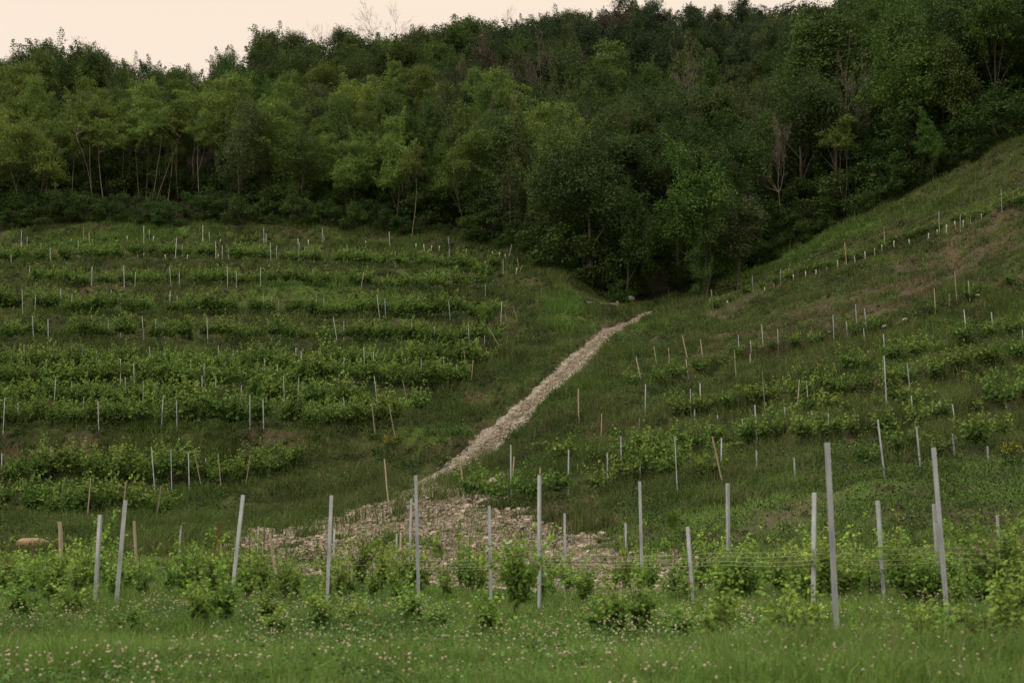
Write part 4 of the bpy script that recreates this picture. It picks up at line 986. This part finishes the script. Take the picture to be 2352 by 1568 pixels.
def make_vine(seed, h, w, ns, near, trunk=.38, leaf=.105, dens=1.0, m='vine'):
    rng = np.random.default_rng(seed); mt, mc, ml = MB(), MB(), MB()
    P = np.array([(0, 0, -.08)] + [(rng.normal(0, .02), rng.normal(0, .015), z) for z in np.linspace(.08, trunk * h, 5)])
    mt.tube(P, np.linspace(.024, .014, 6), 6)
    head = P[-1]; arms = [head]
    if w > .5:
        for s in (-1, 1):
            q = np.array([head, head + [s * w * .2, rng.normal(0, .02), .05 * h], head + [s * w * .42, rng.normal(0, .04), .04 * h]]); mt.tube(q, [.013, .010, .007], 5); arms += [q[1], q[2]]
    for k in range(ns):
        a = arms[int(rng.integers(len(arms)))] + rng.normal(0, .02, 3); L = h * (1 - trunk) * rng.choice([rng.uniform(.45, 1.0), rng.uniform(.9, 1.6)])
        d = norm(np.array([rng.normal(0, .30), rng.normal(0, .24), 1.0])); n = 7; pts = [a]
        for i in range(n - 1):
            d = norm(d + rng.normal(0, .15, 3) + np.array([0, 0, -.04 * i * rng.random()])); pts.append(pts[-1] + d * L / (n - 1))
        pts = np.array(pts); mc.tube(pts, np.linspace(.0045, .002, n), 3 if not near else 4, False)
        nl = max(4, int(L / (.045 if near else .06) * dens)); tt = np.sort(rng.random(nl)) * .96 + .04
        pos = np.stack([np.interp(tt, np.linspace(0, 1, n), pts[:, i]) for i in range(3)], 1)
        out = norm(rng.normal(size=(nl, 3)) * [1, 1, .35]); sz = leaf * (1.15 - .55 * tt ** 2) * rng.uniform(.7, 1.25, nl)
        pos = pos + out * sz[:, None] * rng.uniform(.3, 1.1, (nl, 1))
        nn = norm(out * .7 + np.array([0, 0, .65]) + rng.normal(0, .4, (nl, 3)))
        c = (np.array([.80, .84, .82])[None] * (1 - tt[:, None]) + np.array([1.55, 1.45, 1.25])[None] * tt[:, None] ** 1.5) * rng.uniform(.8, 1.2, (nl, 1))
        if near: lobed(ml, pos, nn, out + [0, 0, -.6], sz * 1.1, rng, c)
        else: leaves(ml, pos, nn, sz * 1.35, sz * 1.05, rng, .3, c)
    return [('trunk', mt.mesh('vine_trunk', M['vinewood'], True)), ('canes', mc.mesh('vine_canes', M['vinewood'])), ('foliage', ml.mesh('vine_foliage', M[m]))]
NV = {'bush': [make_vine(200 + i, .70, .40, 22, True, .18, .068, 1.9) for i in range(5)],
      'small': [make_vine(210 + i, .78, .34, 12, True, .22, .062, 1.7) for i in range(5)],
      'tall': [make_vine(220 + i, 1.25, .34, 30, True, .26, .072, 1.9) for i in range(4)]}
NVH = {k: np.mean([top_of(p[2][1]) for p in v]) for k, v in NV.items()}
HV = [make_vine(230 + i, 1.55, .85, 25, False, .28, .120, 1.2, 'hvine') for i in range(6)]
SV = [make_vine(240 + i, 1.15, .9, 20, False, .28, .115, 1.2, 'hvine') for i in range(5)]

# foreground vines, (foot x, foot y, top y, kind)
FV = [(640,1462,1392,'bush'),(1010,1448,1385,'bush'),(1560,1470,1392,'bush'),(1760,1506,1420,'bush'),(1980,1505,1425,'bush'),(2100,1530,1440,'bush'),(300,1455,1392,'bush'),(820,1440,1372,'bush'),(40,1425,1330,'bush'),(110,1400,1262,'tall'),(160,1428,1335,'bush'),(450,1446,1322,'bush'),(505,1440,1292,'bush'),(610,1432,1352,'bush'),
      (728,1450,1350,'bush'),(955,1440,1345,'bush'),(1108,1470,1362,'bush'),(1368,1456,1372,'bush'),(1420,1462,1345,'bush'),(1468,1456,1322,'bush'),(1660,1500,1345,'bush'),
      (1815,1500,1345,'bush'),(1868,1512,1362,'bush'),(2130,1512,1385,'bush'),(2185,1500,1400,'bush'),(2245,1512,1372,'bush'),(2320,1500,1330,'bush'),(2352,1440,1300,'bush'),
      (1186,1432,1232,'tall'),(1340,1400,1300,'tall'),(1682,1400,1236,'tall'),(1712,1396,1270,'tall'),(1850,1405,1262,'tall'),(1888,1410,1228,'tall'),(1935,1396,1262,'tall'),(2085,1400,1240,'tall'),(2110,1394,1275,'tall'),(2295,1412,1205,'tall'),(2340,1420,1225,'tall'),(2255,1400,1300,'tall'),(1560,1400,1322,'small'),(2010,1392,1300,'small'),(2200,1396,1310,'small')]
rg = np.random.default_rng(61)
x = 8
while x < 2352:
    base = 1374 + rg.normal(0, 9) + (6 if x > 1500 else 0); q = rg.random()
    if q > .14: FV.append((x, base, base - rg.uniform(62, 158), 'small'))
    x += rg.uniform(20, 36)
x = 20
while x < 2300:
    base = 1345 + rg.normal(0, 6); 
    if rg.random() < .7: FV.append((x, base, base - rg.uniform(70, 105), 'small'))
    x += rg.uniform(34, 62)
RODME = MB(); RODME.tube([(0, 0, -.05), (.003, .002, .5), (0, 0, 1)], [.008, .008, .0075], 6); RODME = RODME.mesh('vine_stake', M['rod'], True)
def near_label(key, px, dct, what, where):
    """name a thing by the nearest post on its left and its turn after it"""
    best = None
    for xb, d, k in POSTX[key]:
        if xb <= px and (best is None or xb > best[0]): best = (xb, d, k)
    tagk = best[1:] if best else None
    dct[(what, tagk)] = dct.get((what, tagk), 0) + 1; i = dct[(what, tagk)]
    o_ = 'first' if i == 1 else nth(i)
    short = {'weathered grey-brown wooden post': 'weathered post', 'grey steel post': 'steel post', 'pale wooden post': 'pale wooden post', 'rusty brown iron post': 'rusty post'}
    return f'{what}, {o_} after {nth(best[2])} {short[best[1]]}{where}' if best else f'{what}, {o_} from left edge{where}'
FV.sort(key=lambda v: v[0]); dct = {}; dr = {}
LOOK = dict(bush='low bushy grapevine', small='small staked grapevine', tall='tall leafy grapevine')
for px, pb, pt, kd in FV:
    b = hit(px, pb); h = max(.3, float(at(px, pt, b[1])[2]) - b[2]); s = h / NVH[kd]
    v = NV[kd][int(rg.integers(len(NV[kd])))]
    wf = s ** .5 * rg.uniform(.85, 1.1)
    o = thing('grapevine', b, v, rg.uniform(-.6, .6) + (PI if rg.random() < .5 else 0), (wf, wf, s))
    tag(o, near_label('fore', px, dct, LOOK[kd], ' in foreground'), 'grapevine', 'young vines in the foreground')
    if kd == 'small' and rg.random() < .8:
        so = obj('vine_stake', RODME, loc=b + [rg.normal(0, .03), -.03, 0]); so.scale = (1, 1, h * rg.uniform(.85, 1.3)); so.rotation_euler = (rg.normal(0, .03), rg.normal(0, .04), 0)
        tag(so, near_label('fore', px, dr, 'thin rusty vine stake', ' in foreground'), 'stake', 'thin stakes of the foreground vines')

# terrace rows on the left hill and rows on the right slope
def along(pts, step, rng, gap=.06):
    xs = np.arange(max(pts[0][0], -30), min(pts[-1][0], 2380), 4.0); ys = np.interp(xs, [p[0] for p in pts], [p[1] for p in pts])
    return xs, ys
VINES = []
rg = np.random.default_rng(71)
XEND = {1: 380, 2: 660, 3: 910, 4: 990, 5: 1075, 6: 1100, 7: 1140, 8: 1150, 9: 1120, 10: 1160, 11: 1160}
for n in range(1, 12):
    Yw = None; px = -25.0
    while px < XEND[n]:
        py, Y = row_at(n, px); x, y, z = at(px, py, Y); 
        sp = (1.0 if n < 11 else 1.2) * rg.uniform(.8, 1.25)
        if rg.random() > (.08 if n < 10 else .12 if n == 10 else .45):
            VINES.append((n, px, float(x), float(y) + .25 + rg.normal(0, .12), (1.05 if n < 9 else .95 if n < 11 else .6) * rg.uniform(.62, 1.22), 'H'))
            if rg.random() < (.95 if n <= 6 else .6 if n <= 10 else 0): VINES.append((n, px, float(x) + rg.normal(0, .2), float(y) + 1.3 + rg.normal(0, .2), rg.uniform(.75, 1.05), 'B'))
        px += sp * F / Y
RR = {'low right': [[(1085,1160),(1200,1160),(1330,1140),(1440,1125)], [(1470,1112),(1560,1108),(1640,1118)], [(1990,1078),(2100,1062),(2250,1045),(2370,1012)]],
      'middle right': [[(1470,1040),(1560,1036),(1750,1022),(1950,1008),(2100,985),(2370,925)], [(1560,962),(1700,942),(1900,915),(2100,885),(2370,825)], [(1450,892),(1560,868),(1690,845)], [(1740,985),(1900,965),(2150,936),(2370,880)], [(1850,872),(2050,842),(2370,762)], [(1300,1075),(1420,1068),(1560,1075),(1700,1062)]],
      'brown slope': [[(1690,822),(1770,808),(1850,800),(1960,775),(2120,733),(2230,692),(2370,640)]],
      'top right': [[(1640,712),(1727,677),(1840,637),(1945,609),(2031,575),(2160,530),(2300,487),(2370,462)]]}
for key, lines in RR.items():
    for pts in lines:
        px = pts[0][0]
        while px < pts[-1][0]:
            py = np.interp(px, [p[0] for p in pts], [p[1] for p in pts]) + rg.normal(0, 4 if key in ('low right', 'middle right') else 1.5)
            b = hit(px, py)
            pr = dict([('low right', .05), ('middle right', .05), ('brown slope', .42), ('top right', .15)])[key]
            if rg.random() > pr: VINES.append((key, px, b[0], b[1], rg.uniform(.65, 1.1) * (.85 if key == 'brown slope' else 1.1), 'S'))
            px += rg.uniform(.9, 1.5) * F / b[1]
# the 300 largest as plants of their own, the farther rows as one mass
front = [v for v in VINES if v[5] != 'B']; behind = [v for v in VINES if v[5] == 'B']
front.sort(key=lambda v: v[3] / v[4]); NVI = 296 - len(FV)
solo, rest = front[:NVI], front[NVI:] + behind
solo.sort(key=lambda v: v[1]); dct = {}
for key, px, X, Y, s, kd in solo:
    pr = HV if kd == 'H' else SV
    o = thing('grapevine', (X, Y, float(H(X, Y))), pr[int(rg.integers(len(pr)))], rg.normal(0, .25) + (PI if rg.random() < .5 else 0), (s * rg.uniform(.9, 1.15), s, s))
    where = ' in ' + RN[key].replace('terrace row', 'row').replace(' at the left meadow', ' left row').replace('lowest row left row', 'lowest left row').replace('above the dark bank', 'above dark bank').replace('part of ', 'part of ')
    tag(o, near_label(key, px, dct, 'leafy grapevine', where), 'grapevine', 'vines of the hillside rows')
def vine_mass(rest):
    rng = np.random.default_rng(81); mb = MB(); cache = {}
    for key, px, X, Y, s, kd in rest:
        pr = SV if kd == 'S' else HV; me = pr[int(rng.integers(len(pr)))][2][1]
        if me.name not in cache:
            a = np.empty(len(me.vertices) * 3, np.float32); me.vertices.foreach_get('co', a)
            c = np.empty(len(me.vertices) * 4, np.float32); me.color_attributes['tint'].data.foreach_get('color', c); cache[me.name] = (a.reshape(-1, 4, 3), c.reshape(-1, 4)[:, :3])
        a, c = cache[me.name]; st = 1 if Y < 125 else 2
        q = a[::st]; ctr = q.mean(1, keepdims=True); q = ctr + (q - ctr) * (1 if st == 1 else 1.35); cc = c.reshape(-1, 4, 3)[::st].reshape(-1, 3)
        th = rng.normal(0, .3); ca, sa = math.cos(th), math.sin(th)
        V = np.stack([(q[..., 0] * ca - q[..., 1] * sa) * s * 1.05 + X, (q[..., 0] * sa + q[..., 1] * ca) * s + Y, q[..., 2] * s + float(H(X, Y))], -1)
        mb.add(V.reshape(-1, 3), np.arange(len(V) * 4).reshape(-1, 4), cc * rng.uniform(.85, 1.15))
    o = obj('terrace_vines', mb.mesh('terrace_vines', M['hvine']), kind='stuff'); o['label'] = 'leafy vines of the farther rows on the upper terraces and slopes'
vine_mass(rest)
print('vines', len(FV), len(solo), len(rest))

# ------------------------------------------------------------------ vine guards (white tubes)
GD = MB(); GD.tube([(0, 0, -.05), (0, 0, .3), (0, 0, .58)], [.055, .05, .05], 8); GD = GD.mesh('vine_guard', M['guard'], True)
g1 = [(Z[4][0] + a * .3418, 488.1 + b * .3418) for a, b in ((145,230),(483,205),(622,205),(857,200),(1029,197),(1478,205),(2005,215),(2073,215),(537,312),(925,300),(1112,310),(1258,312),(1465,320),(1978,325),(2180,340))]
g1 += [(775.2 + a * .3418, 488.1 + b * .3418) for a, b in ((525,250),(584,257),(628,258),(682,262),(870,275),(1040,303),(1088,308),(1130,322),(1202,412),(190,222))]
g2 = [(1548.1 + a * .3418, 488.1 + b * .3418) for a, b in ((805,462),(887,443),(955,418),(1027,397),(1101,372),(1148,347),(1217,330),(1285,310),(1352,287),(1397,262),(1478,242),(1583,213),(1710,172),(1768,150),(1830,132),(1893,105),(1945,92),(1995,72),(2068,45),(365,632),(672,510),(612,548))]
for gl, lab, gr in ((g1, 'short white vine guard on upper left terraces', 'white vine guards on the upper left terraces'), (g2, 'short white vine guard along top right row', 'white vine guards along the top right row')):
    for i, (px, py) in enumerate(sorted(gl)):
        b = hit(px, py); o = obj('vine_guard', GD, loc=b); o.scale = (1, 1, rg.uniform(.7, 1.25)); o.rotation_euler = (rg.normal(0, .08), rg.normal(0, .08), 0)
        tag(o, f'{lab}, {nth(i + 1)} from the left', 'vine guard', gr)

# ------------------------------------------------------------------ trellis wires
def wire(pts, label, sag=.03, r=.003):
    P = []
    for a, b in zip(pts[:-1], pts[1:]):
        t = np.linspace(0, 1, 9)[:-1, None]; q = np.asarray(a) * (1 - t) + np.asarray(b) * t; q[:, 2] -= sag * 4 * t[:, 0] * (1 - t[:, 0]); P.append(q)
    P.append(np.asarray(pts[-1])[None]); mb = MB(); mb.tube(np.concatenate(P), r, 5)
    tag(obj('trellis_wire', mb.mesh('trellis_wire', M['wire'], True)), label, 'wire', 'trellis wires')
wire([at(-40, 1297, 28), at(280, 1299, 26), at(560, 1296, 25.5), at(955, 1293, 23)], 'pale trellis wire strung across the left foreground vines')
wire([at(-40, 1303, 30), at(400, 1303, 29), at(755, 1301, 28), at(942, 1299, 26)], 'lower trellis wire behind the left foreground vines')
for i, (y1, y2) in enumerate(((1278, 1254), (1286, 1266), (1293, 1279), (1299, 1290))):
    wire([at(950, y1 + 8, 24), at(1238, y1, 21.2), at(1672, (y1 + y2) / 2 + 2, 18.5), at(1905, y2 + 2, 16.2), at(2155, y2, 17), at(2400, y2 + 2, 18)], f'{["topmost", "second", "third", "lowest"][i]} trellis wire across the right foreground vines')
for i, hh in enumerate((1.55, .95)):
    wire([hit(*p) + [0, 0, hh] for p in ((1638, 709), (1730, 676), (1795, 652), (1945, 608), (2032, 574), (2158, 529), (2301, 487), (2370, 465))], f'{["upper", "lower"][i]} trellis wire along the top right vine row', .08, .006)

# ------------------------------------------------------------------ single stones, mound, log, plants
def rock_mesh(seed, m='stone', n=3):
    import bmesh
    rng = np.random.default_rng(seed); bm = bmesh.new(); bmesh.ops.create_icosphere(bm, subdivisions=n, radius=1)
    f = rng.uniform(.6, 1.6, 6); ph = rng.uniform(0, 6, 6)
    cut = [(norm(rng.normal(size=3)), rng.uniform(.55, .85)) for _ in range(9)]
    for v in bm.verts:
        c = np.array(v.co)
        for d, k in cut:
            s = c @ d
            if s > k: c = c - d * (s - k) * .85
        c *= 1 + .05 * math.sin(5 * c[0] * f[0] + ph[0]) + .05 * math.sin(6 * c[1] * f[1] + ph[1]) + .03 * math.sin(11 * c[2] + ph[2])
        v.co = c
    me = bpy.data.meshes.new('rock'); bm.to_mesh(me); bm.free(); me.materials.append(M[m])
    ca = me.color_attributes.new('tint', 'FLOAT_COLOR', 'POINT'); ca.data.foreach_set('color', np.ones(len(me.vertices) * 4, np.float32))
    for p in me.polygons: p.use_smooth = m != 'stone'
    return me
RK = [rock_mesh(s) for s in range(5)]
rg = np.random.default_rng(91)
for px, py, r, lab in [(677, 1114, .13, 'white stone at left of a pair below the dark bank'), (692, 1115, .15, 'white stone at right of a pair below the dark bank'),
                       (1446, 690, .55, 'pale boulder beside the track top near the dark gully'), (392, 682, .22, 'flat white stone on a left terrace bank'), (612, 1222, .22, 'pale stone at the left tip of the gravel spill'),
                       (640, 1208, .25, 'large pale stone on the crest of the gravel spill'), (880, 1185, .22, 'pale stone on the upper gravel spill below the wooden post'), (905, 1180, .26, 'blocky pale stone near the middle of the gravel spill'),
                       (1075, 1168, .2, 'pale stone beside the white-based wooden post'), (1110, 1155, .22, 'pale stone under the small vine beside the track foot'), (1135, 1110, .28, 'pale block of stone between the track foot and vines'),
                       (1020, 1305, .16, 'pale stone low in the gravel spill'), (1170, 1250, .18, 'pale stone on the right half of the gravel spill'), (808, 1245, .2, 'pale stone left of a steel post on the spill'), (1270, 1318, .16, 'pale stone at the right foot of the gravel spill'),
                       (1085, 1095, .16, 'pale stone on the left rim of the track foot'), (1130, 1010, .14, 'pale stone on the left rim of the middle track'), (1262, 868, .2, 'pale stone on the left rim of the upper track'), (1230, 905, .16, 'small pale stone on the left rim above the middle track'),
                       (2078, 735, .17, 'white stone on the ledge below the brown slope'), (2030, 752, .2, 'small white stone on the ledge below the brown slope'), (2245, 682, .18, 'white stones ledge block at upper right'), (1905, 765, .2, 'pale stone under a steel post on the brown strip'), (1660, 1090, .2, 'pale stone among right slope vines')]:
    b = hit(px, py); o = obj('stone', RK[int(rg.integers(5))], loc=b + [0, 0, r * .25]); o.scale = (r * rg.uniform(1, 1.4), r, r * rg.uniform(.55, .8)); o.rotation_euler = (rg.normal(0, .2), rg.normal(0, .2), rg.uniform(0, 6))
    tag(o, lab, 'stone')
b = hit(72, 1262); o = obj('straw_mound', rock_mesh(77, 'mound'), loc=b); o.scale = (.75, .6, .48); tag(o, 'low rounded brown mound on the grass at far left', 'mound')
def log():
    rng = np.random.default_rng(3); mb = MB(); a, c = hit(1345, 700), hit(1412, 706); P = np.array([a + (c - a) * t + [0, 0, .16 + .03 * math.sin(t * 9)] for t in np.linspace(0, 1, 9)])
    mb.tube(P, np.linspace(.17, .22, 9) * rng.uniform(.92, 1.08, 9), 10); o = obj('fallen_log', mb.mesh('fallen_log', M['log'])); tag(o, 'grey fallen log lying beside the track top', 'log')
    mb = MB(); mb.tube([c + [.25, -.1, -.1], c + [.27, -.1, .3], c + [.26, -.08, .6]], [.15, .13, .12], 9); o = obj('tree_stump', mb.mesh('tree_stump', M['palebark'])); tag(o, 'short pale stump at the right end of the fallen log', 'stump')
log()
def tuft_mesh(seed, n, h, w, m, spread=.4):
    rng = np.random.default_rng(seed); mb = MB(); a = rng.uniform(0, 2 * PI, n); r = rng.uniform(0, .12, n); d = np.stack([np.cos(a), np.sin(a), 0 * a], 1)
    base = d * r[:, None]; hh = h * rng.uniform(.5, 1.1, n)[:, None]; l = rng.uniform(.1, spread, n)[:, None]; up = np.array([0, 0, 1.0]); sd = np.stack([-np.sin(a), np.cos(a), 0 * a], 1) * w
    m1 = base + up * hh * .6 + d * hh * l * .5; tp = base + up * hh * (1 - .25 * l) + d * hh * l * 1.5
    V = np.stack([base - sd, base + sd, m1 + sd * .8, m1 - sd * .8, tp], 1).reshape(-1, 3); o = np.arange(n)[:, None] * 5
    mb.v.append(V); mb.f += [o + [[0, 1, 2, 3]], o + [[3, 2, 4]]]; mb.n = len(V)
    return mb.mesh('tuft', M[m])
TG = tuft_mesh(1, 420, 1.0, .006, 'tuft', .45); TS = [tuft_mesh(2 + i, 160, 1.0, .010, 'straw', .35) for i in range(3)]
for px, py, h, lab in [(1545, 1212, .62, 'bright yellow-green feathery tuft on the right bank'), (1108, 738, 1.1, 'bright grass tuft on the slope left of the track')]:
    b = hit(px, py); o = obj('grass_tuft', TG, loc=b); o.scale = (h * 1.1, h * 1.1, h); tag(o, lab, 'grass tuft')
i = 0
for px, py in sorted([(1632,742),(1645,738),(1655,730),(1668,728),(1678,720),(1690,716),(1700,712),(1708,705),(1718,702),(1730,698),(1742,692),(1660,745),(1685,732),(1712,718)]):
    b = hit(px, py); o = obj('straw_tuft', TS[i % 3], loc=b); o.scale = (1.7, 1.7, 1.1 * rg.uniform(.7, 1.2)); i += 1
    tag(o, f'pale feathery dry grass clump below top right row, {nth(i)} from left', 'dry grass', 'feathery dry grass clumps')
def flower_plant(seed, n, h, w):
    rng = np.random.default_rng(seed); mg, mf = MB(), MB()
    for k in range(n):
        a = rng.uniform(0, 6.28); r = w * rng.random() ** .5; p = np.array([r * math.cos(a), r * math.sin(a), 0]); hh = h * rng.uniform(.6, 1.05); t = p * 1.15 + [0, 0, hh]
        mg.tube([p, (p + t) / 2 + rng.normal(0, .02, 3), t], [.008, .006, .004], 3, False)
        m = 14; q = p + (t - p) * rng.uniform(.1, .95, (m, 1)) + rng.normal(0, .06, (m, 3)); leaves(mg, q, norm(rng.normal(0, .5, (m, 3)) + [0, 0, .8]), .12, .05, rng)
        m = 9; q = t + rng.normal(0, .055, (m, 3)); leaves(mf, q, norm(rng.normal(0, .4, (m, 3)) + [0, 0, 1]), .05, .045, rng, 0)
    return [('stems', mg.mesh('plant_stems', M['shrub'])), ('flowers', mf.mesh('plant_flowers', M['yellow']))]
FP = [flower_plant(300 + i, 16, .9, .45) for i in range(2)]
for px, py, s, lab in [(2318, 1072, .8, 'yellow-flowered plant at the right edge above the bank'), (490, 726, 1.0, 'tall yellow weed beside a post on the left terraces'), (310, 752, 1.2, 'yellow weed clump left on the terrace bank'), (405, 762, 1.1, 'yellow weed clump right on the terrace bank'),
                       (900, 1040, 1.0, 'yellow-flowered weed on the dark bank'), (558, 560, 1.0, 'yellow bush on the top left terrace')]:
    b = hit(px, py); tag(thing('flowering_weed', b, FP[int(rg.integers(2))], rg.uniform(0, 6), (s,) * 3), lab, 'wild flower')
def dandelion():
    rng = np.random.default_rng(4); ms, mf = MB(), MB(); b = hit(275, 1532); top = np.array(at(272, 1478, b[1])) - b
    ms.tube([(0, 0, 0), tuple(top * .5 + [.012, 0, 0]), tuple(top)], [.004, .0035, .003], 6)
    d = norm(rng.normal(size=(260, 3))); leaves(mf, top + d * .030 * rng.uniform(.7, 1, (260, 1)), d, .016, .006, rng, 0)
    tag(thing('dandelion', b, [('stem', ms.mesh('dandelion_stem', M['straw'], True)), ('seed_head', mf.mesh('seed_head', M['fluff']))]), 'white dandelion seed head in the meadow at lower left', 'flower')
dandelion()

# ------------------------------------------------------------------ sky, sun, camera
SUN_EL, SUN_AZ = math.radians(48), math.radians(238)       # azimuth clockwise from +Y: high, soft light from behind on the left
w = bpy.data.worlds.new('World'); S.world = w; w.use_nodes = True; nt = w.node_tree; nt.nodes.clear()
N, L = nt.nodes, nt.links
out = N.new('ShaderNodeOutputWorld'); add = N.new('ShaderNodeAddShader')
sky = N.new('ShaderNodeTexSky'); sky.sky_type = 'NISHITA'; sky.sun_disc = False; sky.sun_elevation = SUN_EL; sky.sun_rotation = SUN_AZ
b1 = N.new('ShaderNodeBackground'); b1.inputs['Strength'].default_value = .05; L.new(sky.outputs[0], b1.inputs['Color'])
tcw = N.new('ShaderNodeTexCoord'); sep = N.new('ShaderNodeSeparateXYZ'); L.new(tcw.outputs['Generated'], sep.inputs[0])
rp = N.new('ShaderNodeValToRGB'); rp.color_ramp.elements[0].position = 0; rp.color_ramp.elements[0].color = (.90, .69, .475, 1)
rp.color_ramp.elements[1].position = 1; rp.color_ramp.elements[1].color = (.80, .74, .64, 1); e = rp.color_ramp.elements.new(.38); e.color = (.89, .695, .485, 1)
L.new(sep.outputs['Z'], rp.inputs[0])
b2 = N.new('ShaderNodeBackground'); zr = N.new('ShaderNodeMapRange'); zr.inputs[1].default_value = .36; zr.inputs[2].default_value = .92; zr.inputs[3].default_value = 1.0; zr.inputs[4].default_value = 2.1; L.new(sep.outputs['Z'], zr.inputs[0]); L.new(zr.outputs[0], b2.inputs['Strength']); L.new(rp.outputs[0], b2.inputs['Color'])
L.new(b1.outputs[0], add.inputs[0]); L.new(b2.outputs[0], add.inputs[1]); L.new(add.outputs[0], out.inputs['Surface'])
sl = bpy.data.lights.new('sun', 'SUN'); sl.energy = 1.5; sl.angle = math.radians(24); sl.color = (1, .92, .80)
so = bpy.data.objects.new('sun', sl); COL.objects.link(so)
sd = Vector((math.sin(SUN_AZ) * math.cos(SUN_EL), math.cos(SUN_AZ) * math.cos(SUN_EL), math.sin(SUN_EL)))
so.rotation_mode = 'QUATERNION'; so.rotation_quaternion = sd.to_track_quat('Z', 'Y'); so.location = (0, -20, 60)
cam = bpy.data.cameras.new('camera'); cam.lens = 50; cam.sensor_width = 36; cam.clip_start = .1; cam.clip_end = 2000
cam.dof.use_dof = True; cam.dof.focus_distance = 95; cam.dof.aperture_fstop = 3.5
co = bpy.data.objects.new('camera', cam); COL.objects.link(co); co.rotation_euler = (PI / 2 + PITCH, 0, 0); S.camera = co
S.view_settings.view_transform = 'Standard'; S.view_settings.look = 'None'; S.view_settings.exposure = 0; S.view_settings.gamma = 1
S.render.engine = 'CYCLES'; S.cycles.max_bounces = 5; S.cycles.diffuse_bounces = 3; S.cycles.transmission_bounces = 3; S.cycles.glossy_bounces = 2
S.cycles.use_adaptive_sampling = True; S.cycles.adaptive_threshold = .01
S.render.use_persistent_data = False
